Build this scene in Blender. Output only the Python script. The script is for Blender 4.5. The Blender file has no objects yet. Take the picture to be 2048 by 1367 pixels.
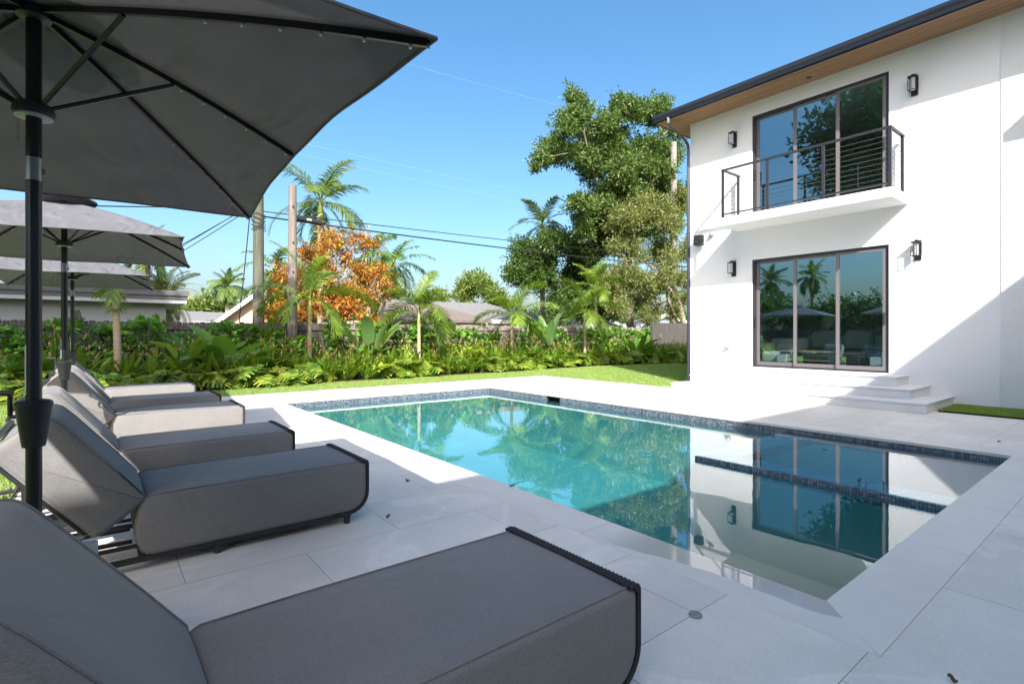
import bpy, bmesh, math, random
import numpy as np
from mathutils import Vector, Matrix

R = math.radians
S = bpy.context.scene
COL = S.collection

# ------------------------------------------------------------------ camera
CAM_H, FPX, HORIZ, YAW = 1.28, 1044.0, 669.0, R(38.52)
cd = bpy.data.cameras.new("camera")
cam = bpy.data.objects.new("camera", cd)
COL.objects.link(cam)
cam.location = (0, 0, CAM_H)
cam.rotation_euler = (R(90), 0, -YAW)
cd.sensor_width = 36.0
cd.lens = FPX / 2048 * 36.0
cd.shift_y = (HORIZ - 683.5) / 2048
cd.clip_start, cd.clip_end = 0.05, 3000
S.camera = cam

# ------------------------------------------------------------------ light
SUN_TRAVEL = Vector((1.0, 1.48, -1.38)).normalized()
SUN_EL = math.asin(-SUN_TRAVEL.z)
SUN_ROT = math.atan2(-SUN_TRAVEL.x, -SUN_TRAVEL.y)
w = bpy.data.worlds.new("World")
S.world = w
w.use_nodes = True
wn = w.node_tree
wn.nodes.clear()
sky = wn.nodes.new("ShaderNodeTexSky")
sky.sky_type = 'NISHITA'
sky.sun_disc = False
sky.sun_elevation = SUN_EL
sky.sun_rotation = SUN_ROT
sky.altitude = 0
sky.air_density = 1.0
sky.dust_density = 4.0
sky.ozone_density = 2.2
hs = wn.nodes.new("ShaderNodeHueSaturation")
hs.inputs['Saturation'].default_value = 1.27
hs.inputs['Hue'].default_value = .493
bg = wn.nodes.new("ShaderNodeBackground")
bg.inputs['Strength'].default_value = 0.145
wo = wn.nodes.new("ShaderNodeOutputWorld")
wn.links.new(sky.outputs[0], hs.inputs['Color'])
wn.links.new(hs.outputs[0], bg.inputs['Color'])
wn.links.new(bg.outputs[0], wo.inputs['Surface'])
sd = bpy.data.lights.new("sun", 'SUN')
sd.energy = 4.6
sd.angle = R(0.53)
sd.color = (1.0, 0.972, 0.93)
so = bpy.data.objects.new("sun", sd)
COL.objects.link(so)
so.rotation_euler = SUN_TRAVEL.to_track_quat('-Z', 'Y').to_euler()
so.location = (-20, -30, 40)
S.view_settings.view_transform = 'Standard'
S.view_settings.look = 'None'
S.view_settings.gamma = 1.0
S.view_settings.exposure = 1.05
try:
    S.cycles.use_denoising = True
    S.cycles.denoiser = 'OPENIMAGEDENOISE'
    S.cycles.max_bounces = 10
    S.cycles.transparent_max_bounces = 24
    S.cycles.caustics_reflective = False
    S.cycles.caustics_refractive = False
    S.cycles.sample_clamp_indirect = 6
except Exception:
    pass

# ------------------------------------------------------------------ helpers
FW = np.array([math.sin(YAW), math.cos(YAW), 0.0])
RT = np.array([math.cos(YAW), -math.sin(YAW), 0.0])
def ray(px, py):
    return FW + RT * (px - 1024) / FPX + np.array([0, 0, 1.0]) * (HORIZ - py) / FPX
def at_y(px, py, y):
    d = ray(px, py); t = y / d[1]
    return np.array([d[0] * t, y, CAM_H + d[2] * t])
def at_x(px, py, x):
    d = ray(px, py); t = x / d[0]
    return np.array([x, d[1] * t, CAM_H + d[2] * t])
def scale_y(px, y):                     # metres per photo pixel at plane y
    return y / ray(px, HORIZ)[1] / FPX

class MB:
    def __init__(s): s.v = []; s.f = []; s.m = []; s.n = 0
    def add(s, verts, faces, mat=0):
        verts = np.asarray(verts, float).reshape(-1, 3)
        o = s.n
        s.v.append(verts); s.n += len(verts)
        s.f.extend([tuple(i + o for i in f) for f in faces])
        s.m.extend([mat] * len(faces))
    def box(s, x0, x1, y0, y1, z0, z1, mat=0, rot=None, org=None):
        v = np.array([(x, y, z) for z in (z0, z1) for y in (y0, y1) for x in (x0, x1)], float)
        if rot is not None:
            v = (v - org) @ np.array(rot).T + org
        s.add(v, [(0, 2, 3, 1), (4, 5, 7, 6), (0, 1, 5, 4), (2, 6, 7, 3), (0, 4, 6, 2), (1, 3, 7, 5)], mat)
    def quad(s, a, b, c, d, mat=0): s.add([a, b, c, d], [(0, 1, 2, 3)], mat)
    def tube(s, pts, rad, n=8, mat=0, cap=True):
        pts = [np.asarray(p, float) for p in pts]
        rad = [rad] * len(pts) if np.isscalar(rad) else list(rad)
        V = []; F = []
        up = None
        for i, p in enumerate(pts):
            d = pts[min(i + 1, len(pts) - 1)] - pts[max(i - 1, 0)]
            d = d / (np.linalg.norm(d) + 1e-12)
            if up is None:
                up = np.array([0, 0, 1.0]) if abs(d[2]) < .9 else np.array([1.0, 0, 0])
            a = np.cross(d, up); a /= np.linalg.norm(a) + 1e-12
            up = np.cross(a, d)
            for k in range(n):
                t = 2 * math.pi * k / n
                V.append(p + rad[i] * (math.cos(t) * a + math.sin(t) * up))
        for i in range(len(pts) - 1):
            for k in range(n):
                k2 = (k + 1) % n
                F.append((i * n + k, i * n + k2, (i + 1) * n + k2, (i + 1) * n + k))
        if cap:
            F.append(tuple(range(n - 1, -1, -1))); F.append(tuple(range((len(pts) - 1) * n, len(pts) * n)))
        s.add(V, F, mat)
    def lathe(s, prof, c=(0, 0, 0), n=20, mat=0):
        V = []; F = []
        for r, z in prof:
            for k in range(n):
                t = 2 * math.pi * k / n
                V.append((c[0] + r * math.cos(t), c[1] + r * math.sin(t), c[2] + z))
        for i in range(len(prof) - 1):
            for k in range(n):
                k2 = (k + 1) % n
                F.append((i * n + k, i * n + k2, (i + 1) * n + k2, (i + 1) * n + k))
        F.append(tuple(range(n - 1, -1, -1))); F.append(tuple(range((len(prof) - 1) * n, len(prof) * n)))
        s.add(V, F, mat)
    def prism_y(s, prof, y0, y1, mat=0):         # (x,z) outline extruded along y
        n = len(prof)
        V = [(x, y0, z) for x, z in prof] + [(x, y1, z) for x, z in prof]
        F = [tuple(range(n)), tuple(range(2 * n - 1, n - 1, -1))]
        for i in range(n):
            j = (i + 1) % n
            F.append((i, i + n, j + n, j))
        s.add(V, F, mat)
    def grid(s, P, mat=0):                        # P: (r,c,3) array
        r, c, _ = P.shape
        F = [(i * c + j, i * c + j + 1, (i + 1) * c + j + 1, (i + 1) * c + j) for i in range(r - 1) for j in range(c - 1)]
        s.add(P.reshape(-1, 3), F, mat)

def mesh_arrays(name, V, quads):
    V = np.asarray(V, np.float32); Q = np.asarray(quads, np.int32)
    me = bpy.data.meshes.new(name)
    k = Q.shape[1]
    me.vertices.add(len(V)); me.vertices.foreach_set('co', V.ravel())
    me.loops.add(Q.size); me.loops.foreach_set('vertex_index', Q.ravel())
    me.polygons.add(len(Q)); me.polygons.foreach_set('loop_start', np.arange(0, Q.size, k, dtype=np.int32))
    me.polygons.foreach_set('loop_total', np.full(len(Q), k, np.int32))
    me.update(calc_edges=True)
    return me

def mesh_of(mb, name, mats, off=(0, 0, 0), smooth=False, bevel=0.0, seg=2, angle=35, fixn=True):
    me = bpy.data.meshes.new(name)
    V = np.concatenate(mb.v) - np.asarray(off, float) if mb.v else np.zeros((0, 3))
    me.from_pydata([tuple(v) for v in V], [], mb.f)
    for m in (mats if isinstance(mats, (list, tuple)) else [mats]): me.materials.append(m)
    me.polygons.foreach_set('material_index', mb.m)
    if fixn or bevel:
        bm = bmesh.new(); bm.from_mesh(me)
        if fixn: bmesh.ops.recalc_face_normals(bm, faces=bm.faces)
        if bevel:
            es = [e for e in bm.edges if len(e.link_faces) == 2 and e.calc_face_angle(0) > R(angle)]
            bmesh.ops.bevel(bm, geom=es, offset=bevel, segments=seg, profile=.5, affect='EDGES', clamp_overlap=True)
        bm.to_mesh(me); bm.free()
    if smooth:
        me.polygons.foreach_set('use_smooth', [True] * len(me.polygons))
        try: me.set_sharp_from_angle(angle=R(smooth if smooth is not True else 40))
        except Exception: pass
    me.update()
    return me

def link(name, me, parent=None, loc=(0, 0, 0)):
    o = bpy.data.objects.new(name, me); COL.objects.link(o)
    o.location = loc
    if parent is not None: o.parent = parent
    return o
def obj(name, mb, mats, parent=None, off=(0, 0, 0), **k):
    return link(name, mesh_of(mb, name, mats, off, **k), parent)
def tag(o, label=None, cat=None, group=None, kind=None):
    for k, v in (('label', label), ('category', cat), ('group', group), ('kind', kind)):
        if v: o[k] = v
    return o
def thing(name, label, cat, loc=(0, 0, 0), group=None, rz=0.0):
    o = bpy.data.objects.new(name, None); COL.objects.link(o)
    o.location = loc; o.rotation_euler.z = rz; o.empty_display_size = .2
    return tag(o, label, cat, group)
def struct(name, mb, mats, **k): return tag(obj(name, mb, mats, **k), kind='structure')
def kids(o): return [c for c in COL.objects if c.parent == o]
def dup(root, loc, rz=0.0, label=None, group=None, sc=1.0):
    r = root.copy(); COL.objects.link(r)
    r.location = loc; r.rotation_euler = (0, 0, rz); r.scale = (sc, sc, sc)
    if label: r['label'] = label
    if group: r['group'] = group
    for ch in TREE[root.name]:
        c = ch.copy(); COL.objects.link(c); c.parent = r
        for g in TREE.get(ch.name, []):
            d = g.copy(); COL.objects.link(d); d.parent = c
    return r
TREE = {}
def remember(root):                                # note a thing's parts so that it can be copied
    for o in [root] + list(root.children):
        TREE[o.name] = list(o.children)
    return root

# ------------------------------------------------------------------ materials
def mat(name):
    m = bpy.data.materials.new(name); m.use_nodes = True
    nt = m.node_tree; b = nt.nodes['Principled BSDF']
    return m, nt, b
def nd(nt, t, **k):
    n = nt.nodes.new(t)
    for a, v in k.items(): setattr(n, a, v)
    return n
def plain(name, col, rough=.5, metal=0.0, spec=.5, noise=0.0, nscale=8.0, bump=0.0, bscale=60.0, stretch=None):
    m, nt, b = mat(name)
    b.inputs['Base Color'].default_value = (*col, 1)
    b.inputs['Roughness'].default_value = rough
    b.inputs['Metallic'].default_value = metal
    b.inputs['Specular IOR Level'].default_value = spec
    L = nt.links.new
    tc = nd(nt, 'ShaderNodeTexCoord'); src = tc.outputs['Object']
    if stretch:
        mp = nd(nt, 'ShaderNodeMapping'); mp.inputs['Scale'].default_value = stretch
        L(src, mp.inputs[0]); src = mp.outputs[0]
    if noise:
        nz = nd(nt, 'ShaderNodeTexNoise'); nz.inputs['Scale'].default_value = nscale; nz.inputs['Detail'].default_value = 6
        L(src, nz.inputs['Vector'])
        cr = nd(nt, 'ShaderNodeValToRGB')
        cr.color_ramp.elements[0].position = .3; cr.color_ramp.elements[1].position = .7
        cr.color_ramp.elements[0].color = (*[c * (1 - noise) for c in col], 1)
        cr.color_ramp.elements[1].color = (*[min(1, c * (1 + noise)) for c in col], 1)
        L(nz.outputs['Fac'], cr.inputs[0]); L(cr.outputs[0], b.inputs['Base Color'])
    if bump:
        n2 = nd(nt, 'ShaderNodeTexNoise'); n2.inputs['Scale'].default_value = bscale; n2.inputs['Detail'].default_value = 4
        L(src, n2.inputs['Vector'])
        bp = nd(nt, 'ShaderNodeBump'); bp.inputs['Strength'].default_value = bump; bp.inputs['Distance'].default_value = .02
        L(n2.outputs['Fac'], bp.inputs['Height']); L(bp.outputs[0], b.inputs['Normal'])
    return m
def leafmat(name, cols, trans=.35, rough=.42, tcol=None, spec=.4):
    """foliage: colour picked per leaf, diffuse + translucent"""
    m, nt, b = mat(name)
    L = nt.links.new
    g = nd(nt, 'ShaderNodeNewGeometry')
    oi = nd(nt, 'ShaderNodeObjectInfo')
    cr = nd(nt, 'ShaderNodeValToRGB')
    el = cr.color_ramp.elements
    while len(el) < len(cols): el.new(.5)
    for i, c in enumerate(cols):
        el[i].position = i / (len(cols) - 1); el[i].color = (*c, 1)
    L(g.outputs['Random Per Island'], cr.inputs[0])
    hv = nd(nt, 'ShaderNodeHueSaturation')
    mr = nd(nt, 'ShaderNodeMapRange'); mr.inputs['To Min'].default_value = .82; mr.inputs['To Max'].default_value = 1.18
    L(oi.outputs['Random'], mr.inputs[0]); L(mr.outputs[0], hv.inputs['Value']); L(cr.outputs[0], hv.inputs['Color'])
    b.inputs['Roughness'].default_value = rough
    b.inputs['Specular IOR Level'].default_value = spec
    L(hv.outputs[0], b.inputs['Base Color'])
    tr = nd(nt, 'ShaderNodeBsdfTranslucent')
    mx = nd(nt, 'ShaderNodeMix', data_type='RGBA', blend_type='MULTIPLY'); mx.inputs['Factor'].default_value = 1
    L(hv.outputs[0], mx.inputs['A']); mx.inputs['B'].default_value = (*(tcol or (1.6, 1.5, .5)), 1)
    L(mx.outputs['Result'], tr.inputs['Color'])
    ms = nd(nt, 'ShaderNodeMixShader'); ms.inputs[0].default_value = trans
    L(b.outputs[0], ms.inputs[1]); L(tr.outputs[0], ms.inputs[2])
    L(ms.outputs[0], nt.nodes['Material Output'].inputs['Surface'])
    return m

def deck_material():
    m, nt, b = mat('porcelain paving'); L = nt.links.new
    tc = nd(nt, 'ShaderNodeTexCoord')
    mp = nd(nt, 'ShaderNodeMapping'); mp.inputs['Location'].default_value = (-.36 + 1.2 * 3, -.1535 + .6 * 6, 0)
    L(tc.outputs['Object'], mp.inputs[0])
    br = nd(nt, 'ShaderNodeTexBrick'); br.offset = .5
    br.inputs['Scale'].default_value = 1; br.inputs['Brick Width'].default_value = 1.2; br.inputs['Row Height'].default_value = .6
    br.inputs['Mortar Size'].default_value = .0022; br.inputs['Mortar Smooth'].default_value = .2; br.inputs['Bias'].default_value = 0
    br.inputs['Color1'].default_value = (.72, .665, .59, 1); br.inputs['Color2'].default_value = (.79, .74, .66, 1); br.inputs['Mortar'].default_value = (.30, .28, .25, 1)
    L(mp.outputs[0], br.inputs['Vector'])
    n1 = nd(nt, 'ShaderNodeTexNoise'); n1.inputs['Scale'].default_value = 1.7; n1.inputs['Detail'].default_value = 8; n1.inputs['Roughness'].default_value = .62
    L(tc.outputs['Object'], n1.inputs['Vector'])
    r1 = nd(nt, 'ShaderNodeMapRange'); r1.inputs[1].default_value = .3; r1.inputs[2].default_value = .7; r1.inputs[3].default_value = .91; r1.inputs[4].default_value = 1.07
    L(n1.outputs['Fac'], r1.inputs[0])
    n2 = nd(nt, 'ShaderNodeTexNoise'); n2.inputs['Scale'].default_value = 60; n2.inputs['Detail'].default_value = 5
    L(tc.outputs['Object'], n2.inputs['Vector'])
    r2 = nd(nt, 'ShaderNodeMapRange'); r2.inputs[1].default_value = .3; r2.inputs[2].default_value = .7; r2.inputs[3].default_value = .95; r2.inputs[4].default_value = 1.05
    L(n2.outputs['Fac'], r2.inputs[0])
    mu = nd(nt, 'ShaderNodeMath', operation='MULTIPLY'); L(r1.outputs[0], mu.inputs[0]); L(r2.outputs[0], mu.inputs[1])
    # light thrown back by the windows, painted in as thin pale rings and patches
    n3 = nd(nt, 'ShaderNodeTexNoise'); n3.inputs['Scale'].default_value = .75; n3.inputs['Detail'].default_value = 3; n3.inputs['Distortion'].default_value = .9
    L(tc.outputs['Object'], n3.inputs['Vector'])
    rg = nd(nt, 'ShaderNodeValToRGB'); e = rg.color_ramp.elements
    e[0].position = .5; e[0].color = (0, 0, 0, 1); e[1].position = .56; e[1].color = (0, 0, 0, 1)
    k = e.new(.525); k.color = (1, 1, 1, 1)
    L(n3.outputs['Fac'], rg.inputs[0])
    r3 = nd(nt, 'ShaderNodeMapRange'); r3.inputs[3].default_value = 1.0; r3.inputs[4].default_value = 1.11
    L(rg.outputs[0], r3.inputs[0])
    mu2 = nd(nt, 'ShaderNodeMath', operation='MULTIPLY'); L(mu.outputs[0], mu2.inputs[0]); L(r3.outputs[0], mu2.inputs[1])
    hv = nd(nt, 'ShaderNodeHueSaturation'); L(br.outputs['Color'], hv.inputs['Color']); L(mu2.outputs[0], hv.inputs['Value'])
    L(hv.outputs[0], b.inputs['Base Color'])
    b.inputs['Roughness'].default_value = .55; b.inputs['Specular IOR Level'].default_value = .35
    bp = nd(nt, 'ShaderNodeBump'); bp.inputs['Strength'].default_value = .12; bp.inputs['Distance'].default_value = .004
    L(n2.outputs['Fac'], bp.inputs['Height']); L(bp.outputs[0], b.inputs['Normal'])
    return m

def coping_material():
    """coping stone; the corner nearest the camera is wet: a puddle with an irregular outline"""
    m, nt, b = mat('coping stone'); L = nt.links.new
    tc = nd(nt, 'ShaderNodeTexCoord')
    n1 = nd(nt, 'ShaderNodeTexNoise'); n1.inputs['Scale'].default_value = 2.1; n1.inputs['Detail'].default_value = 8
    L(tc.outputs['Object'], n1.inputs['Vector'])
    cr = nd(nt, 'ShaderNodeValToRGB'); e = cr.color_ramp.elements
    e[0].position = .3; e[0].color = (.70, .655, .59, 1); e[1].position = .7; e[1].color = (.79, .745, .675, 1)
    L(n1.outputs['Fac'], cr.inputs[0])
    sp = nd(nt, 'ShaderNodeSeparateXYZ'); L(tc.outputs['Object'], sp.inputs[0])
    n2 = nd(nt, 'ShaderNodeTexNoise'); n2.inputs['Scale'].default_value = 1.6; n2.inputs['Detail'].default_value = 2
    L(tc.outputs['Object'], n2.inputs['Vector'])
    # wet where  x - 2.46 - .35*(1.4 - y)*... + noise > 0 on the pool side strip
    ax = nd(nt, 'ShaderNodeMath', operation='MULTIPLY_ADD'); ax.inputs[1].default_value = 1.0; ax.inputs[2].default_value = -2.60
    L(sp.outputs['X'], ax.inputs[0])
    ay = nd(nt, 'ShaderNodeMath', operation='MULTIPLY_ADD'); ay.inputs[1].default_value = .13; ay.inputs[2].default_value = -.16
    L(sp.outputs['Y'], ay.inputs[0])
    s1 = nd(nt, 'ShaderNodeMath', operation='ADD'); L(ax.outputs[0], s1.inputs[0]); L(ay.outputs[0], s1.inputs[1])
    an = nd(nt, 'ShaderNodeMath', operation='MULTIPLY_ADD'); an.inputs[1].default_value = .22; an.inputs[2].default_value = -.11
    L(n2.outputs['Fac'], an.inputs[0])
    s2 = nd(nt, 'ShaderNodeMath', operation='ADD'); L(s1.outputs[0], s2.inputs[0]); L(an.outputs[0], s2.inputs[1])
    st = nd(nt, 'ShaderNodeMapRange'); st.inputs[1].default_value = -.004; st.inputs[2].default_value = .006
    L(s2.outputs[0], st.inputs[0])
    yl = nd(nt, 'ShaderNodeMapRange'); yl.inputs[1].default_value = 2.25; yl.inputs[2].default_value = 1.95
    L(sp.outputs['Y'], yl.inputs[0])
    xl = nd(nt, 'ShaderNodeMapRange'); xl.inputs[1].default_value = 2.86; xl.inputs[2].default_value = 2.82
    L(sp.outputs['X'], xl.inputs[0])
    wet = nd(nt, 'ShaderNodeMath', operation='MULTIPLY'); L(st.outputs[0], wet.inputs[0]); L(yl.outputs[0], wet.inputs[1])
    wet2 = nd(nt, 'ShaderNodeMath', operation='MULTIPLY'); L(wet.outputs[0], wet2.inputs[0]); L(xl.outputs[0], wet2.inputs[1])
    df = nd(nt, 'ShaderNodeMath', operation='SUBTRACT'); L(sp.outputs['Y'], df.inputs[0]); L(sp.outputs['X'], df.inputs[1])
    mt = nd(nt, 'ShaderNodeMapRange'); mt.inputs[1].default_value = -1.728; mt.inputs[2].default_value = -1.722; L(df.outputs[0], mt.inputs[0])
    wet3 = nd(nt, 'ShaderNodeMath', operation='MULTIPLY'); L(wet2.outputs[0], wet3.inputs[0]); L(mt.outputs[0], wet3.inputs[1]); wet2 = wet3
    mx = nd(nt, 'ShaderNodeMix', data_type='RGBA', blend_type='MULTIPLY')
    L(wet2.outputs[0], mx.inputs['Factor']); L(cr.outputs[0], mx.inputs['A']); mx.inputs['B'].default_value = (.72, .73, .75, 1)
    L(mx.outputs['Result'], b.inputs['Base Color'])
    b.inputs['Roughness'].default_value = .5; b.inputs['Specular IOR Level'].default_value = .35
    b.inputs['Coat Roughness'].default_value = 0.0; b.inputs['Coat IOR'].default_value = 1.6
    L(wet2.outputs[0], b.inputs['Coat Weight'])
    return m

def tile_material():
    m, nt, b = mat('glass mosaic tile'); L = nt.links.new
    tc = nd(nt, 'ShaderNodeTexCoord'); sp = nd(nt, 'ShaderNodeSeparateXYZ'); L(tc.outputs['Object'], sp.inputs[0])
    ad = nd(nt, 'ShaderNodeMath', operation='ADD'); L(sp.outputs['X'], ad.inputs[0]); L(sp.outputs['Y'], ad.inputs[1])
    cb = nd(nt, 'ShaderNodeCombineXYZ'); L(ad.outputs[0], cb.inputs[0]); L(sp.outputs['Z'], cb.inputs[1])
    br = nd(nt, 'ShaderNodeTexBrick'); br.offset = 0
    br.inputs['Scale'].default_value = 1; br.inputs['Brick Width'].default_value = .027; br.inputs['Row Height'].default_value = .027
    br.inputs['Mortar Size'].default_value = .0018; br.inputs['Bias'].default_value = -.1
    br.inputs['Color1'].default_value = (.095, .12, .155, 1); br.inputs['Color2'].default_value = (.27, .305, .35, 1); br.inputs['Mortar'].default_value = (.03, .036, .048, 1)
    L(cb.outputs[0], br.inputs['Vector']); L(br.outputs['Color'], b.inputs['Base Color'])
    b.inputs['Roughness'].default_value = .18; b.inputs['Specular IOR Level'].default_value = .6
    return m

def schlick(nt, f0, normal=None):
    L = nt.links.new
    lw = nd(nt, 'ShaderNodeLayerWeight'); lw.inputs['Blend'].default_value = .5
    if normal is not None: L(normal, lw.inputs['Normal'])
    pw = nd(nt, 'ShaderNodeMath', operation='POWER'); pw.inputs[1].default_value = 4.3; L(lw.outputs['Facing'], pw.inputs[0])
    mr = nd(nt, 'ShaderNodeMapRange'); mr.inputs[3].default_value = f0; mr.inputs[4].default_value = 1; L(pw.outputs[0], mr.inputs[0])
    return mr.outputs[0]
def water_material(name, wave, tint):
    m, nt, b = mat(name); L = nt.links.new
    nt.nodes.remove(b)
    tc = nd(nt, 'ShaderNodeTexCoord')
    mp = nd(nt, 'ShaderNodeMapping'); mp.inputs['Scale'].default_value = (1, 1, 1)
    L(tc.outputs['Object'], mp.inputs[0])
    n1 = nd(nt, 'ShaderNodeTexNoise'); n1.inputs['Scale'].default_value = 1.1; n1.inputs['Detail'].default_value = 2
    n2 = nd(nt, 'ShaderNodeTexNoise'); n2.inputs['Scale'].default_value = 9.0; n2.inputs['Detail'].default_value = 2
    n3 = nd(nt, 'ShaderNodeTexNoise'); n3.inputs['Scale'].default_value = .35
    for n in (n1, n2, n3): L(mp.outputs[0], n.inputs['Vector'])
    # wind ruffles the far half more than the sheltered near corner
    sp = nd(nt, 'ShaderNodeSeparateXYZ'); L(tc.outputs['Object'], sp.inputs[0])
    g = nd(nt, 'ShaderNodeMapRange'); g.inputs[1].default_value = 2.2; g.inputs[2].default_value = 5.5; g.inputs[3].default_value = .14; g.inputs[4].default_value = 1.0
    L(sp.outputs['Y'], g.inputs[0])
    a = nd(nt, 'ShaderNodeMath', operation='MULTIPLY'); L(n2.outputs['Fac'], a.inputs[0]); L(g.outputs[0], a.inputs[1])
    a2 = nd(nt, 'ShaderNodeMath', operation='MULTIPLY'); L(a.outputs[0], a2.inputs[0]); a2.inputs[1].default_value = .12
    ad = nd(nt, 'ShaderNodeMath', operation='ADD'); L(n1.outputs['Fac'], ad.inputs[0]); L(a2.outputs[0], ad.inputs[1])
    bp = nd(nt, 'ShaderNodeBump'); bp.inputs['Strength'].default_value = 1; bp.inputs['Distance'].default_value = wave
    L(ad.outputs[0], bp.inputs['Height'])
    fr = schlick(nt, .085, bp.outputs[0])
    gl = nd(nt, 'ShaderNodeBsdfGlossy'); gl.inputs['Roughness'].default_value = 0.0; gl.inputs['Color'].default_value = (.97, .98, 1, 1)
    L(bp.outputs[0], gl.inputs['Normal'])
    tr = nd(nt, 'ShaderNodeBsdfTransparent'); tr.inputs['Color'].default_value = (*tint, 1)
    ms = nd(nt, 'ShaderNodeMixShader')
    L(fr, ms.inputs[0]); L(tr.outputs[0], ms.inputs[1]); L(gl.outputs[0], ms.inputs[2])
    L(ms.outputs[0], nt.nodes['Material Output'].inputs['Surface'])
    return m

def window_glass(name, refl, tint, glosscol):
    m, nt, b = mat(name); L = nt.links.new
    nt.nodes.remove(b)
    fr = schlick(nt, refl)
    gl = nd(nt, 'ShaderNodeBsdfGlossy'); gl.inputs['Roughness'].default_value = 0; gl.inputs['Color'].default_value = (*glosscol, 1)
    tr = nd(nt, 'ShaderNodeBsdfTransparent'); tr.inputs['Color'].default_value = (*tint, 1)
    ms = nd(nt, 'ShaderNodeMixShader'); L(fr, ms.inputs[0]); L(tr.outputs[0], ms.inputs[1]); L(gl.outputs[0], ms.inputs[2])
    L(ms.outputs[0], nt.nodes['Material Output'].inputs['Surface'])
    return m

def fabric_material(name, col, weave=900, var=.095):
    m, nt, b = mat(name); L = nt.links.new
    tc = nd(nt, 'ShaderNodeTexCoord')
    n1 = nd(nt, 'ShaderNodeTexNoise'); n1.inputs['Scale'].default_value = 260; n1.inputs['Detail'].default_value = 3
    mp = nd(nt, 'ShaderNodeMapping'); mp.inputs['Scale'].default_value = (.45, 1.6, 1.6); L(tc.outputs['Object'], mp.inputs[0]); L(mp.outputs[0], n1.inputs['Vector'])
    n2 = nd(nt, 'ShaderNodeTexNoise'); n2.inputs['Scale'].default_value = 3; n2.inputs['Detail'].default_value = 3; L(tc.outputs['Object'], n2.inputs['Vector'])
    a = nd(nt, 'ShaderNodeMapRange'); a.inputs[1].default_value = .25; a.inputs[2].default_value = .75; a.inputs[3].default_value = 1 - var * 2.2; a.inputs[4].default_value = 1 + var * 2.2
    L(n1.outputs['Fac'], a.inputs[0])
    c = nd(nt, 'ShaderNodeMapRange'); c.inputs[1].default_value = .3; c.inputs[2].default_value = .7; c.inputs[3].default_value = 1 - var * .5; c.inputs[4].default_value = 1 + var * .5
    L(n2.outputs['Fac'], c.inputs[0])
    mu = nd(nt, 'ShaderNodeMath', operation='MULTIPLY'); L(a.outputs[0], mu.inputs[0]); L(c.outputs[0], mu.inputs[1])
    hv = nd(nt, 'ShaderNodeHueSaturation'); hv.inputs['Color'].default_value = (*col, 1); L(mu.outputs[0], hv.inputs['Value'])
    L(hv.outputs[0], b.inputs['Base Color'])
    b.inputs['Roughness'].default_value = .9; b.inputs['Specular IOR Level'].default_value = .15
    try:
        b.inputs['Sheen Weight'].default_value = .15; b.inputs['Sheen Roughness'].default_value = .5
    except Exception: pass
    bp = nd(nt, 'ShaderNodeBump'); bp.inputs['Strength'].default_value = .35; bp.inputs['Distance'].default_value = .002
    n4 = nd(nt, 'ShaderNodeMath', operation='MULTIPLY_ADD'); n4.inputs[1].default_value = 8; L(n2.outputs['Fac'], n4.inputs[0]); L(n1.outputs['Fac'], n4.inputs[2])
    n5 = nd(nt, 'ShaderNodeTexNoise'); n5.inputs['Scale'].default_value = 4.5; n5.inputs['Detail'].default_value = 2; n5.inputs['Distortion'].default_value = .6; L(tc.outputs['Object'], n5.inputs['Vector'])
    b2 = nd(nt, 'ShaderNodeBump'); b2.inputs['Strength'].default_value = .55; b2.inputs['Distance'].default_value = .022
    L(n5.outputs['Fac'], b2.inputs['Height']); L(b2.outputs[0], bp.inputs['Normal'])
    L(n4.outputs[0], bp.inputs['Height']); L(bp.outputs[0], b.inputs['Normal'])
    return m

def canopy_material():
    m, nt, b = mat('umbrella cloth'); L = nt.links.new
    tc = nd(nt, 'ShaderNodeTexCoord')
    n1 = nd(nt, 'ShaderNodeTexNoise'); n1.inputs['Scale'].default_value = 2.2; n1.inputs['Detail'].default_value = 3; L(tc.outputs['Object'], n1.inputs['Vector'])
    wv = nd(nt, 'ShaderNodeTexNoise'); wv.inputs['Scale'].default_value = 5; wv.inputs['Detail'].default_value = 1; wv.inputs['Distortion'].default_value = 1.2
    mp = nd(nt, 'ShaderNodeMapping'); mp.inputs['Scale'].default_value = (1, .35, 1); L(tc.outputs['Object'], mp.inputs[0]); L(mp.outputs[0], wv.inputs['Vector'])
    cr = nd(nt, 'ShaderNodeValToRGB'); e = cr.color_ramp.elements
    e[0].position = .3; e[0].color = (.128, .127, .138, 1); e[1].position = .7; e[1].color = (.142, .14, .152, 1)
    L(n1.outputs['Fac'], cr.inputs[0]); L(cr.outputs[0], b.inputs['Base Color'])
    b.inputs['Roughness'].default_value = .8; b.inputs['Specular IOR Level'].default_value = .2
    bp = nd(nt, 'ShaderNodeBump'); bp.inputs['Strength'].default_value = .7; bp.inputs['Distance'].default_value = .06
    L(wv.outputs['Fac'], bp.inputs['Height']); L(bp.outputs[0], b.inputs['Normal'])
    tr = nd(nt, 'ShaderNodeBsdfTranslucent'); tr.inputs['Color'].default_value = (.012, .010, .011, 1)
    ms = nd(nt, 'ShaderNodeAddShader'); L(b.outputs[0], ms.inputs[0]); L(tr.outputs[0], ms.inputs[1])
    L(ms.outputs[0], nt.nodes['Material Output'].inputs['Surface'])
    return m

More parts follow.
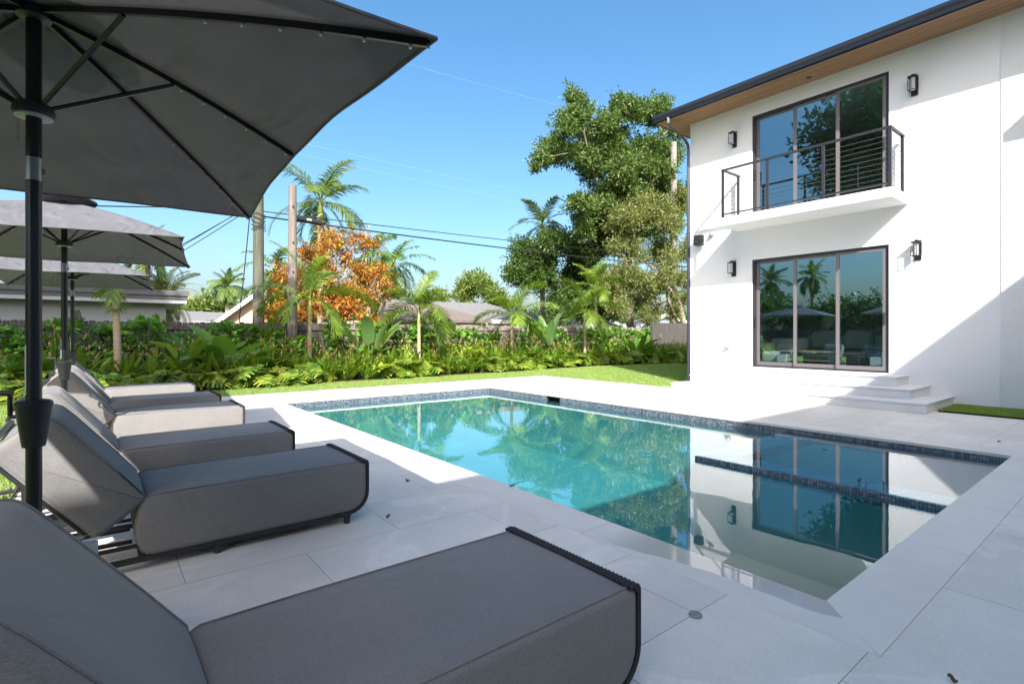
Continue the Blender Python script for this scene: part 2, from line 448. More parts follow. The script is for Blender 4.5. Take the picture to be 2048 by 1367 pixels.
def turf_material():
    m, nt, b = mat('artificial turf'); L = nt.links.new
    tc = nd(nt, 'ShaderNodeTexCoord')
    n1 = nd(nt, 'ShaderNodeTexNoise'); n1.inputs['Scale'].default_value = 1.2; n1.inputs['Detail'].default_value = 6
    n2 = nd(nt, 'ShaderNodeTexNoise'); n2.inputs['Scale'].default_value = 90; n2.inputs['Detail'].default_value = 4
    L(tc.outputs['Object'], n1.inputs['Vector']); L(tc.outputs['Object'], n2.inputs['Vector'])
    cr = nd(nt, 'ShaderNodeValToRGB'); e = cr.color_ramp.elements
    e[0].position = .25; e[0].color = (.18, .26, .065, 1); e[1].position = .75; e[1].color = (.32, .41, .14, 1)
    mx = nd(nt, 'ShaderNodeMath', operation='MULTIPLY_ADD'); mx.inputs[1].default_value = .45
    L(n1.outputs['Fac'], mx.inputs[0])
    m2 = nd(nt, 'ShaderNodeMath', operation='MULTIPLY'); m2.inputs[1].default_value = .55; L(n2.outputs['Fac'], m2.inputs[0]); L(m2.outputs[0], mx.inputs[2])
    L(mx.outputs[0], cr.inputs[0]); L(cr.outputs[0], b.inputs['Base Color'])
    b.inputs['Roughness'].default_value = .8; b.inputs['Specular IOR Level'].default_value = .2
    bp = nd(nt, 'ShaderNodeBump'); bp.inputs['Strength'].default_value = .8; bp.inputs['Distance'].default_value = .02
    L(n2.outputs['Fac'], bp.inputs['Height']); L(bp.outputs[0], b.inputs['Normal'])
    return m

def wood_slat_material():
    m, nt, b = mat('cedar soffit'); L = nt.links.new
    tc = nd(nt, 'ShaderNodeTexCoord'); mp = nd(nt, 'ShaderNodeMapping'); mp.inputs['Scale'].default_value = (20, .8, 20)
    L(tc.outputs['Object'], mp.inputs[0])
    n1 = nd(nt, 'ShaderNodeTexNoise'); n1.inputs['Scale'].default_value = 1; n1.inputs['Detail'].default_value = 6; L(mp.outputs[0], n1.inputs['Vector'])
    cr = nd(nt, 'ShaderNodeValToRGB'); e = cr.color_ramp.elements
    e[0].position = .3; e[0].color = (.26, .145, .075, 1); e[1].position = .72; e[1].color = (.40, .24, .13, 1)
    L(n1.outputs['Fac'], cr.inputs[0]); L(cr.outputs[0], b.inputs['Base Color']); b.inputs['Roughness'].default_value = .5
    return m

M = dict(
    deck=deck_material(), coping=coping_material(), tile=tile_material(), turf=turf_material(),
    plaster=plain('pool plaster', (.165, .335, .335), .7, noise=.08, nscale=5),
    pool_water=water_material('pool water', .0028, (.47, .83, .855)), spa_water=water_material('spa water', .0012, (.40, .74, .84)),
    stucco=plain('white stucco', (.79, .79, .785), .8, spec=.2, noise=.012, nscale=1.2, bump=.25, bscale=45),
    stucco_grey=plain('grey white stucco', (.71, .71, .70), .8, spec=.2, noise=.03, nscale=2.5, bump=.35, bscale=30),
    black=plain('black metal', (.018, .018, .021), .42, .0, .5),
    bronze=plain('dark bronze aluminium', (.030, .029, .036), .4, .0, .5),
    alu=plain('sliding frame', (.20, .175, .175), .45, .2, .5),
    gutter=plain('navy black gutter', (.020, .026, .045), .35, .0, .6),
    step=plain('step stone', (.66, .665, .67), .6, spec=.3, noise=.05, nscale=3, bump=.1, bscale=60),
    soffit=wood_slat_material(), dark=plain('dark void', (.01, .01, .01), .9),
    roof=plain('dark shingle', (.06, .06, .065), .9, noise=.2, nscale=30),
    glass=window_glass('door glass', .34, (.66, .82, .78), (.52, .86, 1.0)),
    clear=window_glass('lantern glass', .03, (.93, .94, .95), (1, 1, 1)),
    frost=plain('frosted tube', (.5, .5, .5), .4),
    cable=plain('steel cable', (.16, .16, .165), .4, .5),
    fabric=fabric_material('lounger fabric', (.222, .214, .205)),
    rope=plain('charcoal rope', (.032, .033, .037), .8, noise=.3, nscale=180, bump=.6, bscale=220),
    frame=plain('charcoal frame', (.035, .036, .04), .4, .3, .5),
    table=plain('grey table', (.22, .22, .225), .45, noise=.05, nscale=20),
    cloth=canopy_material(), pole=plain('black umbrella pole', (.016, .017, .021), .32, .3, .6),
    silver=plain('silver joint', (.28, .29, .31), .35, .8), ringlight=plain('grey ring', (.42, .43, .45), .4),
    plastic=plain('black plastic', (.02, .021, .024), .45), sticker=plain('sticker', (.55, .60, .66), .5),
    clip=plain('clear clip', (.7, .7, .72), .3),
    mulch=plain('mulch', (.075, .042, .025), .95, noise=.5, nscale=40, bump=1, bscale=50),
    ground=plain('lawn ground', (.075, .12, .03), .95, noise=.35, nscale=.6, bump=.5, bscale=20),
    fence=plain('weathered fence', (.10, .088, .078), .9, noise=.45, nscale=3, bump=.5, bscale=30, stretch=(9, 9, .7)),
    fence2=plain('greyed fence', (.27, .225, .19), .9, noise=.35, nscale=3, bump=.5, bscale=30, stretch=(9, 9, .7)),
    post=plain('tan post', (.36, .28, .19), .9, noise=.2, nscale=8),
    polewood=plain('pole wood', (.24, .20, .17), .9, noise=.35, nscale=2, bump=.6, bscale=30, stretch=(12, 12, .5)),
    poleold=plain('old pole wood', (.12, .12, .09), .9, noise=.35, nscale=2, bump=.6, bscale=30, stretch=(12, 12, .5)),
    concrete=plain('pale pole', (.26, .245, .22), .9, noise=.15, nscale=6),
    wire=plain('wire', (.015, .015, .018), .6), wirelight=plain('pale wire', (.42, .50, .58), .5),
    bark=plain('bark', (.20, .16, .125), .95, noise=.4, nscale=6, bump=.8, bscale=25),
    palebark=plain('pale bark', (.36, .30, .24), .95, noise=.3, nscale=6, bump=.6, bscale=25),
    palmtrunk=plain('palm trunk', (.36, .29, .20), .85, noise=.25, nscale=5, bump=.6, bscale=8, stretch=(.3, .3, 6)),
    greentrunk=plain('green trunk', (.32, .36, .10), .7, noise=.2, nscale=5, stretch=(.3, .3, 5)),
    band=plain('orange band', (.5, .12, .04), .7), sofa=plain('sofa cloth', (.55, .54, .51), .9, noise=.04, nscale=20),
    tan=plain('light oak', (.50, .34, .18), .5, noise=.15, nscale=6, stretch=(1, 12, 12)),
    room=plain('room wall', (.62, .62, .60), .9), floor=plain('room floor', (.34, .33, .31), .5), lamp=plain('lamp shade', (.8, .8, .78), .8),
    peach=plain('peach wall', (.62, .47, .37), .9, noise=.05, nscale=2), nwhite=plain('neighbour white', (.72, .72, .72), .9, noise=.04, nscale=2),
    ngrey=plain('neighbour grey', (.50, .50, .52), .9, noise=.03, nscale=2), trimgrey=plain('grey fascia', (.13, .13, .14), .7), trimwhite=plain('white trim', (.78, .78, .78), .7),
    shingle=plain('grey shingles', (.19, .185, .18), .95, noise=.2, nscale=6, bump=.5, bscale=14), brownsh=plain('brown shingles', (.17, .135, .12), .95, noise=.2, nscale=6),
    soffitpeach=plain('soffit tan', (.52, .36, .24), .9), bluewall=plain('blue wall', (.36, .46, .58), .9), pane=plain('dark pane', (.03, .04, .045), .1, 0, .8),
    leaf_brown=plain('dry leaf', (.16, .09, .045), .8), drain=plain('drain cover', (.30, .29, .27), .6, .3), vent=plain('vent', (.45, .45, .45), .5),
)
G = dict(
    palm=leafmat('palm leaf', [(.07, .13, .02), (0.131, 0.217, 0.032), (0.203, 0.304, 0.043), (0.290, 0.392, 0.065)], .35, .38),
    palmdark=leafmat('dark palm leaf', [(0.072, 0.123, 0.029), (0.116, 0.174, 0.043), (0.174, 0.232, 0.072)], .3, .4),
    palmgrey=leafmat('dry palm leaf', [(0.232, 0.246, 0.087), (0.348, 0.348, 0.145), (0.435, 0.392, 0.189)], .3, .5),
    ear=leafmat('elephant ear leaf', [(0.072, 0.174, 0.029), (0.109, 0.232, 0.043), (0.160, 0.275, 0.043)], .4, .3),
    earsun=leafmat('sunlit ear leaf', [(0.290, 0.392, 0.029), (0.377, 0.435, 0.036), (0.174, 0.290, 0.043)], .5, .3),  # ear leaf again, with the yellow of sunlight put into its colour
    bop=leafmat('banana leaf', [(0.145, 0.246, 0.087), (0.189, 0.304, 0.102), (0.116, 0.217, 0.072)], .4, .28),
    heli=leafmat('lance leaf', [(.08, .18, .025), (.17, .28, .035), (.30, .38, .06)], .35, .35),
    mons=leafmat('split leaf', [(.06, .15, .02), (.12, .23, .03), (.24, .32, .04), (.40, .42, .06)], .38, .3),
    clus=leafmat('round leaf', [(.07, .20, .02), (.14, .32, .03), (.24, .42, .05)], .35, .28),
    oak=leafmat('oak leaf', [(.032, .066, .014), (.07, .122, .026), (.115, .178, .042), (.17, .21, .07)], .28, .45, (1.2, 1.4, .5)),
    olive=leafmat('olive leaf', [(0.087, 0.116, 0.029), (0.174, 0.203, 0.058), (0.275, 0.290, 0.102)], .25, .45, (1.3, 1.35, .5)),
    darktree=leafmat('dark tree leaf', [(0.036, 0.080, 0.017), (0.072, 0.131, 0.029), (0.123, 0.189, 0.043)], .25, .4, (1.3, 1.4, .5)),
    lighttree=leafmat('light tree leaf', [(0.145, 0.217, 0.043), (0.217, 0.290, 0.065), (0.290, 0.362, 0.102)], .3, .5, (1.3, 1.35, .5)),
    croton=leafmat('croton leaf', [(.26, .06, .02), (.52, .16, .03), (.60, .28, .05), (.60, .40, .07), (.20, .10, .025), (.56, .22, .04), (.28, .28, .05), (.12, .17, .03)], .35, .4, (1.3, 1.1, .5)),
    flower=leafmat('orange bract', [(.66, .50, .32), (.66, .28, .10), (.70, .44, .24), (.58, .50, .22)], .3, .5, (1.2, 1, .7)),
)

# ================================================================== SETTING
PX0, PX1, PY0, PY1 = 2.74, 7.60, 1.015, 10.45      # pool opening
CO = .305                                           # coping width
WX = 12.19                                          # facade plane
DX0, DXR, DY1 = -.50, 10.92, 12.2                   # deck limits
ZW, ZS = -.128, -.078                               # pool and spa water levels

def ring(mb, x0, x1, y0, y1, hx0, hx1, hy0, hy1, z):
    """flat sheet with a rectangular hole, four mitre-free strips"""
    for a, b, c, d in ((x0, x1, y0, hy0), (x0, x1, hy1, y1), (x0, hx0, hy0, hy1), (hx1, x1, hy0, hy1)):
        mb.quad((a, c, z), (b, c, z), (b, d, z), (a, d, z))
m = MB(); ring(m, -900, 900, -900, 900, PX0 - .02, PX1 + .02, PY0 - .02, PY1 + .02, -.035); struct('ground', m, M['ground'])

# paved deck: a slab with the pool and coping cut out
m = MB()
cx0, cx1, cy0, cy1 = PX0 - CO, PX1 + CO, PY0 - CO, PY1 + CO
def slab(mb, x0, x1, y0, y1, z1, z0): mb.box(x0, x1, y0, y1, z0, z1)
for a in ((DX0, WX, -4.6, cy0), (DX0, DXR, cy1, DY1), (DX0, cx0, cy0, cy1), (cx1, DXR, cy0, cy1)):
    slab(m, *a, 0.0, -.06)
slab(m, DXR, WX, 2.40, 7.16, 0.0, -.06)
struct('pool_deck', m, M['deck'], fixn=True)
m = MB()
gap = .002
for P4 in (((cx0, cy0), (cx1, cy0), (PX1, PY0), (PX0, PY0)), ((cx1, cy0), (cx1, cy1), (PX1, PY1), (PX1, PY0)),
           ((cx1, cy1), (cx0, cy1), (PX0, PY1), (PX1, PY1)), ((cx0, cy1), (cx0, cy0), (PX0, PY0), (PX0, PY1))):
    P4 = np.array(P4); c = P4.mean(0)
    along = (P4[1] - P4[0]) / np.linalg.norm(P4[1] - P4[0])
    A0, A1, B1, B0 = P4[0] + along * gap * 2, P4[1] - along * gap * 2, P4[2] - along * gap * 2, P4[3] + along * gap * 2
    n_t = max(1, int(np.linalg.norm(B1 - B0) / 1.18))
    inw = (P4[3] - P4[0]) - along * np.dot(P4[3] - P4[0], along); inw /= np.linalg.norm(inw)
    A0 = A0 + inw * gap; A1 = A1 + inw * gap; B0 = B0 + inw * .012; B1 = B1 + inw * .012
    for i in range(n_t):
        u0, u1 = i / n_t, (i + 1) / n_t
        q = [A0 + (A1 - A0) * 0, A1, B1, B0]
        a = B0 + (B1 - B0) * u0 + along * (gap if i else 0); b = B0 + (B1 - B0) * u1 - along * (gap if i < n_t - 1 else 0)
        oa = A0 if i == 0 else a - inw * (CO - gap + .012); ob = A1 if i == n_t - 1 else b - inw * (CO - gap + .012)
        V = [(*p, z) for z in (-.035, .0015) for p in (oa, ob, b, a)]
        m.add(V, [(0, 3, 2, 1), (4, 5, 6, 7), (0, 1, 5, 4), (1, 2, 6, 5), (2, 3, 7, 6), (3, 0, 4, 7)])
struct('pool_coping', m, M['coping'], bevel=.004, seg=2)
m = MB(); m.box(cx0 - .01, cx1 + .01, cy0 - .01, PY0, -.09, -.04); m.box(cx0 - .01, cx1 + .01, PY1, cy1 + .01, -.09, -.04)
m.box(cx0 - .01, PX0, PY0, PY1, -.09, -.04); m.box(PX1, cx1 + .01, PY0, 7.93, -.09, -.04); m.box(PX1, cx1 + .01, 8.33, PY1, -.09, -.04)
struct('coping_bed', m, M['coping'])

# pool basin: plaster walls and floor, mosaic waterline band, skimmer mouth, spa box
m = MB()
zf = -1.25
m.quad((PX0, PY0, zf), (PX1, PY0, zf), (PX1, PY1, zf), (PX0, PY1, zf))
sky0, sky1 = 7.93, 8.33
for a, b in (((PX0, PY0), (PX1, PY0)), ((PX1, PY0), (PX1, PY1)), ((PX1, PY1), (PX0, PY1)), ((PX0, PY1), (PX0, PY0))):
    m.quad((*a, zf), (*b, zf), (*b, -.19), (*a, -.19))
m.box(PX0 + .001, PX0 + .5, 5.2, PY1 - .001, zf + .001, -.75)          # bench
m.box(PX0 + .502, PX1 - .001, 9.9, PY1 - .001, zf + .001, -.6)
struct('pool_basin', m, M['plaster'], fixn=False)
m = MB()
t = .006
zt = -.034
m.box(PX0 - .004, PX1 + .004, PY0 - .004, PY0 + t, -.19, zt); m.box(PX0 - .004, PX1 + .004, PY1 - t, PY1 + .004, -.19, zt)
m.box(PX0 - .004, PX0 + t, PY0 + t, PY1 - t, -.19, zt)
m.box(PX1 - t, PX1 + .004, PY0 + t, sky0, -.19, zt); m.box(PX1 - t, PX1 + .004, sky1, PY1 - t, -.19, zt); m.box(PX1 - t, PX1 + .004, sky0, sky1, -.19, -.15)
struct('pool_tile_band', m, M['tile'])
sk = thing('pool_skimmer', 'dark rectangular skimmer opening in the far tiled side of the pool', 'skimmer', (PX1, 8.13, -.1))
m = MB(); m.box(PX1 + .12, PX1 + .13, sky0, sky1, -.15, zt); m.box(PX1 + .004, PX1 + .12, sky0, sky1, -.16, -.151); m.box(PX1 + .004, PX1 + .12, sky0 - .01, sky0, -.15, zt); m.box(PX1 + .004, PX1 + .12, sky1, sky1 + .01, -.15, zt); m.box(PX1 - .002, PX1 + .13, sky0 - .01, sky1 + .01, -.0345 - .012, -.0355)
obj('throat', m, M['dark'], sk, (PX1, 8.13, -.1))
SX, SY = 5.31, 3.34
zb = -.20
m = MB(); m.box(SX, SX + .34, PY0 + t + .001, SY, zb, ZS - .012); m.box(SX + .341, PX1 - t - .001, SY - .34, SY, zb, ZS - .012)
struct('spa_wall', m, M['tile'])
m = MB(); m.box(SX + .004, SX + .336, PY0 + .002, SY - .004, zf + .002, zb - .001); m.box(SX + .337, PX1 - .002, SY - .336, SY - .004, zf + .002, zb - .001)
struct('spa_wall_base', m, M['plaster'])
m = MB(); m.box(SX + .345, SX + .80, PY0 + .02, SY - .345, zf + .003, -.52); m.box(SX + .80, PX1 - .02, PY0 + .02, SY - .345, zf + .003, -.95)
struct('spa_bench', m, M['plaster'])
m = MB()
for a, b, c, d in ((PX0, SX, PY0, PY1), (SX, PX1, SY, PY1)):
    nx, ny = 2, 2
    m.quad((a, c, ZW), (b, c, ZW), (b, d, ZW), (a, d, ZW))
struct('pool_water', m, M['pool_water'], fixn=False)
m = MB(); m.quad((SX - .003, PY0, ZS), (PX1, PY0, ZS), (PX1, SY + .003, ZS), (SX - .003, SY + .003, ZS)); struct('spa_water', m, M['spa_water'], fixn=False)

# lawns and planting bed
m = MB()
def sheet(x0, x1, y0, y1, z): m.quad((x0, y0, z), (x1, y0, z), (x1, y1, z), (x0, y1, z))
BED0 = [(-14, 13.7), (1.8, 13.68), (5.4, 13.87), (10.8, 14.2), (14, 14.5), (16.9, 14.6), (18.2, 14.3), (20.4, 13.3), (26, 12.9)]
for (xa, ya), (xb, yb) in zip(BED0[:-1], BED0[1:]):
    m.quad((xa, DY1, .006), (xb, DY1, .006), (xb, yb, .006), (xa, ya, .006))
sheet(DXR, 26, 7.85, DY1, .006); sheet(DXR, WX, 7.17, 7.85, .006)
sheet(-14, DX0, -6, DY1, .006)
sheet(11.02, WX, -4.6, 2.40, .014)
struct('lawn', m, M['turf'], fixn=False)
m = MB()
for (xa, ya), (xb, yb) in zip(BED0[:-1], BED0[1:]):
    m.quad((xa, ya, .012), (xb, yb, .012), (xb, 17.15, .03), (xa, 17.15, .03))
struct('planting_bed_soil', m, M['mulch'], fixn=False)
# turf blades along the lawn edges seen from the terrace
rng = np.random.default_rng(5)
def blades(n, x0, x1, y0, y1, z, h=.03, wd=.005):
    p = np.stack([rng.uniform(x0, x1, n), rng.uniform(y0, y1, n), np.full(n, z)], 1)
    a = rng.uniform(0, 2 * np.pi, n); dx = np.stack([np.cos(a), np.sin(a), 0 * a], 1) * wd
    lean = np.stack([rng.normal(0, .012, n), rng.normal(0, .012, n), rng.uniform(.6, 1.1, n) * h], 1)
    return np.concatenate([p - dx, p + dx, p + lean]), n
VV = []; TT = []; o = 0
for args in ((26000, 11.02, 12.19, .2, 2.40, .014), (60000, DXR, 20.5, 7.85, 14.2, .006, .035, .008), (42000, -1.9, 10.9, 12.2, 13.9, .006, .03, .007), (26000, -2.4, -.5, 3.0, 12.2, .006, .04, .007)):
    v, n = blades(*args); VV.append(v); i = np.arange(n); TT.append(np.stack([i, i + n, i + 2 * n], 1) + o); o += 3 * n
me = mesh_arrays('turf_pile', np.concatenate(VV), np.concatenate(TT)); 
G['turf'] = leafmat('turf blade', [(.18, .28, .05), (.27, .38, .09), (.36, .46, .15)], .3, .5)
me.materials.append(G['turf'])
tag(link('turf_grass', me), 'short bright green turf blades covering the lawn around the pool deck', 'grass', kind='stuff')

# ================================================================== HOUSE
HY = 7.80
house = thing('white_house', 'white two storey stucco house with dark gutter, wood soffit and balcony', 'house', (WX, HY, 0))
HO = (WX, HY, 0)
DY0, DYT = 3.416, 6.158                # door opening
DZ0, DZ1, UZ0, UZ1 = .52, 3.057, 3.985, 6.47
HX1, ZR = 21.5, 6.78
m = MB()
ys = [1.79, DY0, DYT, HY]; zs = [-.1, DZ0, DZ1, UZ0, UZ1, 6.95]
for i in range(3):
    for k in range(5):
        if i == 1 and k in (1, 3): continue
        a, b, c, d = ys[i], ys[i + 1], zs[k], zs[k + 1]
        m.quad((WX, a, c), (WX, a, d), (WX, b, d), (WX, b, c)); m.quad((WX + .22, a, c), (WX + .22, b, c), (WX + .22, b, d), (WX + .22, a, d))
for z0, z1 in ((DZ0, DZ1), (UZ0, UZ1)):
    m.quad((WX, DY0, z0), (WX + .22, DY0, z0), (WX + .22, DY0, z1), (WX, DY0, z1)); m.quad((WX, DYT, z0), (WX, DYT, z1), (WX + .22, DYT, z1), (WX + .22, DYT, z0))
    m.quad((WX, DY0, z0), (WX, DYT, z0), (WX + .22, DYT, z0), (WX + .22, DY0, z0)); m.quad((WX, DY0, z1), (WX + .22, DY0, z1), (WX + .22, DYT, z1), (WX, DYT, z1))
m.quad((WX, HY, -.1), (WX, HY, 6.95), (HX1, HY, 6.95), (HX1, HY, -.1))
m.quad((HX1, HY, -.1), (HX1, HY, 6.95), (HX1, -14, 6.95), (HX1, -14, -.1))
obj('wall', m, M['stucco'], house, HO, fixn=False)
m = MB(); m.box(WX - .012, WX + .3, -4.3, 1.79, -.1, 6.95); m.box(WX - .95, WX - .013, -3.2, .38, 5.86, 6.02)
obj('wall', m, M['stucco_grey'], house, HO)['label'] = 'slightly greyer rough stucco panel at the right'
# return wing behind the terrace, whose roof shades the near half of the pool
m = MB(); m.box(-9, WX - .014, -14, -4.45, -.1, 6.95)
wing = obj('wing', m, M['stucco'], house, HO)
for k in range(3):
    for z0, z1 in ((.5, 2.9), (4.0, 6.0)):
        m = MB(); a = -6.0 + k * 5.6; m.box(a, a + 3.0, -4.448, -4.43, z0, z1); obj('window', m, M['glass'], wing, HO)
# roof: low hip, thin edge
m = MB()
EX, EY = 11.38, 8.35
def pitch(d): return 6.945 + d * .26
m.quad((EX, EY, 6.945), (EX, -3.6, 6.945), (HX1, -3.6, pitch(10.1)), (HX1, EY - 6, pitch(10.1)))
m.quad((EX, EY, 6.945), (HX1, EY - 6, pitch(10.1)), (HX1 + .5, EY - 6, pitch(10.1)), (HX1 + .5, EY, 6.945))
m.quad((EX, -3.6, 6.945), (-9.6, -3.6, 6.945), (-9.6, -12, pitch(8.4)), (HX1, -12, pitch(8.4)))
m.box(EX + .06, HX1, -14, EY - .06, 6.86, 6.925); m.box(-9.5, EX + .06, -14, -3.66, 6.86, 6.925)
obj('roof', m, M['roof'], house, HO, fixn=False)
# gutter: K profile along the eave
def gutter_run(p0, p1, out):
    p0, p1, out = map(np.array, (p0, p1, out)); 
    prof = [(0, 0), (.07, 0), (.085, .045), (.10, .075), (.125, .10), (.13, .145), (.118, .145), (.112, .105), (0, .10)]
    V = []; n = len(prof)
    for p in (p0, p1):
        for a, b in prof: V.append(p + out * a + np.array([0, 0, b]))
    F = [tuple(range(n)), tuple(range(2 * n - 1, n - 1, -1))] + [(i, (i + 1) % n, (i + 1) % n + n, i + n) for i in range(n)]
    return V, F
m = MB()
V, F = gutter_run((EX + .05, EY + .0, 6.79), (EX + .05, -3.6, 6.79), (-1.0, 0, 0)); m.add(V, F)
m.box(EX + .05, EX + .075, -3.6, EY, 6.775, 6.955)
m.box(EX + .05, HX1, EY - .025, EY, 6.775, 6.955)
V, F = gutter_run((EX + .05, -3.62, 6.79), (-9.6, -3.62, 6.79), (0, 1.0, 0)); m.add(V, F); m.box(-9.6, EX + .05, -3.645, -3.62, 6.775, 6.955)
obj('gutter', m, M['gutter'], house, HO, bevel=.0)
# downspout with two elbows at the corner
m = MB()
def rtube(pts, a=.042): m.tube([np.array(p) for p in pts], a, 4)
rtube([(EX + .0, 7.92, 6.80), (EX + .0, 7.92, 6.66), (EX + .12, 7.92, 6.58), (WX - .14, 7.86, 6.36), (WX - .05, 7.85, 6.27), (WX + .0, 7.86, 6.15), (WX + .0, 7.86, .05)])
obj('downspout', m, M['gutter'], house, HO)
# soffit of cedar slats
m = MB(); x = EX + .085
while x < WX - .03:
    m.box(x, min(x + .066, WX - .005), -3.4, EY - .03, 6.78, 6.80); x += .086
m.box(EX + .08, WX, -3.4, EY - .027, 6.803, 6.815, 1)
x = WX + .001
yv = HY + .008
while yv < EY - .04:
    m.box(WX, HX1, yv, min(yv + .047, EY - .03), 6.781, 6.80); yv += .058
obj('soffit', m, [M['soffit'], M['dark']], house, HO)
# steps to the door
m = MB()
for z0, z1, x0, y0, y1 in ((0, .168, 10.46, 2.43, 7.18), (.168, .336, 10.98, 2.77, 7.02), (.336, .508, 11.45, 3.10, 6.86)):
    m.box(x0, WX - .001, y0, y1, z0 + .001, z1 - .022); m.box(x0 - .022, WX - .001, y0 - .022, y1 + .022, z1 - .0215, z1)
obj('steps', m, M['step'], house, HO, bevel=.004)
# sliding doors
def sliding_door(z0, z1):
    d = MB(); xf = WX + .035; fw = .055; dp = .14
    d.box(xf, xf + dp, DY0, DY0 + fw, z0, z1); d.box(xf, xf + dp, DYT - fw, DYT, z0, z1)
    d.box(xf, xf + dp, DY0 + fw, DYT - fw, z1 - fw, z1); d.box(xf, xf + dp, DY0 + fw, DYT - fw, z0, z0 + .035)
    o = obj('sliding_door', d, M['bronze'], house, HO, bevel=.003)
    bounds = [DY0 + fw, 4.344, 5.221, DYT - fw]
    for k in range(3):
        a, b = bounds[k], bounds[k + 1]; xo = xf + .012 + .040 * (k if k < 2 else 1.9)
        a2, b2 = a - (.03 if k else 0), b + (.03 if k < 2 else 0)
        s = MB(); st = .062
        s.box(xo, xo + .036, a2, a2 + st, z0 + .04, z1 - fw - .002); s.box(xo, xo + .036, b2 - st, b2, z0 + .04, z1 - fw - .002)
        s.box(xo, xo + .036, a2 + st, b2 - st, z0 + .04, z0 + .12); s.box(xo, xo + .036, a2 + st, b2 - st, z1 - fw - .05, z1 - fw - .002)
        obj('sash', s, M['alu'], o, HO)
        g = MB(); g.quad((xo + .018, a2 + st, z0 + .12), (xo + .018, a2 + st, z1 - fw - .05), (xo + .018, b2 - st, z1 - fw - .05), (xo + .018, b2 - st, z0 + .12))
        obj('pane', g, M['glass'], o, HO, fixn=False)
    for yy in (DY0 + fw + .03, DYT - fw - .03):
        hnd = MB(); hnd.box(xf - .03, xf - .012, yy - .012, yy + .012, z0 + .95, z0 + 1.2); hnd.box(xf - .012, xf + .012, yy - .01, yy + .01, z0 + .97, z0 + .99); hnd.box(xf - .012, xf + .012, yy - .01, yy + .01, z0 + 1.16, z0 + 1.18)
        obj('handle', hnd, M['bronze'], o, HO)
    return o
for z0, z1 in ((DZ0, DZ1), (UZ0, UZ1)):
    o = sliding_door(z0, z1)
# balcony slab and cable railing
BX, BY0, BY1 = 11.27, 3.10, 6.50
m = MB(); m.box(BX, WX - .001, BY0, BY1, 3.78, 3.965)
bal = obj('balcony', m, M['stucco'], house, HO, bevel=.006)
m = MB(); pz0, pz1 = 3.966, 5.06
bx = BX + .06; ya, yb = BY0 + .06, BY1 - .08
yp = [ya, ya + (yb - ya) * .345, ya + (yb - ya) * .685, yb]
for yy in yp: m.box(bx, bx + .045, yy - .024, yy + .024, pz0, pz1); m.box(bx - .035, bx + .08, yy - .055, yy + .055, pz0, pz0 + .012)
for yy in (ya, yb): m.box(WX - .16, WX - .115, yy - .024, yy + .024, pz0, pz1)
m.box(bx - .006, bx + .051, ya - .03, yb + .03, pz1, pz1 + .038); m.box(bx + .008, bx + .038, ya, yb, pz0 + .075, pz0 + .105)
for yy in (ya, yb): m.box(bx + .052, WX - .08, yy - .028, yy + .028, pz1, pz1 + .038)
obj('railing', m, M['bronze'], bal, HO)
m = MB()
for k in range(9):
    z = pz0 + .185 + k * .098
    m.tube([(bx + .022, ya, z), (bx + .022, yb, z)], .0032, 5)
    for yy in (ya, yb): m.tube([(bx + .022, yy, z), (WX - .14, yy, z)], .0032, 5)
obj('railing_cable', m, M['cable'], bal, HO)
# rooms seen through the glass
m = MB()
for z0, z1 in ((.47, 3.36), (3.94, 6.74)):
    x0, x1, y0, y1 = WX + .221, 17.6, 1.2, 7.7
    m.box(x0, x1, y0, y1, z0 - .05, z0, 1); m.box(x0, x1, y0, y1, z1, z1 + .05); m.box(x1, x1 + .05, y0, y1, z0, z1)
    m.box(x0, x1, y0 - .05, y0, z0, z1); m.box(x0, x1, y1, y1 + .05, z0, z1)
obj('room', m, [M['room'], M['floor']], house, HO)
m = MB()
m.lathe([(.0, 0), (.05, 0), (.055, -.008), (.0, -.008)], (11.93, 4.78, 6.779), 16); 
obj('downlight', m, M['black'], house, HO)

# wall lanterns
def make_lantern(loc, label):
    t_ = thing('wall_lantern', label, 'wall light', loc, 'black box wall lanterns on the white facade')
    b = MB(); b.box(-.022, 0, -.055, .055, -.20, .18); b.box(-.10, -.022, -.018, .018, .145, .17); obj('back_plate', b, M['black'], t_, bevel=.003)
    c = MB(); x0, x1, hw, z0, z1, q = -.185, -.045, .07, -.13, .13, .011
    for xx in (x0, x1 - q):
        for yy in (-hw, hw - q): c.box(xx, xx + q, yy, yy + q, z0, z1)
    for zz in (z0, z1 - q):
        c.box(x0 + q, x1 - q, -hw, -hw + q, zz, zz + q); c.box(x0 + q, x1 - q, hw - q, hw, zz, zz + q)
        c.box(x0, x0 + q, -hw + q, hw - q, zz, zz + q); c.box(x1 - q, x1, -hw + q, hw - q, zz, zz + q)
    c.box(x0, x1, -hw, hw, z1, z1 + .012); c.box(-.14, -.09, -.025, .025, z1 + .012, z1 + .045)
    obj('cage', c, M['black'], t_, bevel=.0015)
    g = MB(); g.lathe([(.034, -.12), (.034, .118)], (-.115, 0, 0), 16); obj('glass_tube', g, M['frost'], t_, smooth=40)
    return remember(t_)
l0 = make_lantern((WX, 6.58, 6.04), 'black box wall lantern left of the upper balcony door')
for (y, z), lb in (((3.0, 6.02), 'black box wall lantern right of the upper balcony door'), ((6.60, 2.90), 'black box wall lantern left of the ground floor sliding door'), ((2.95, 2.89), 'black box wall lantern right of the ground floor door casting a shadow')):
    dup(l0, (WX, y, z), 0, lb)
sp = thing('outdoor_speaker', 'black box speaker on the facade below the balcony end by the downspout', 'speaker', (WX, 7.47, 3.69))
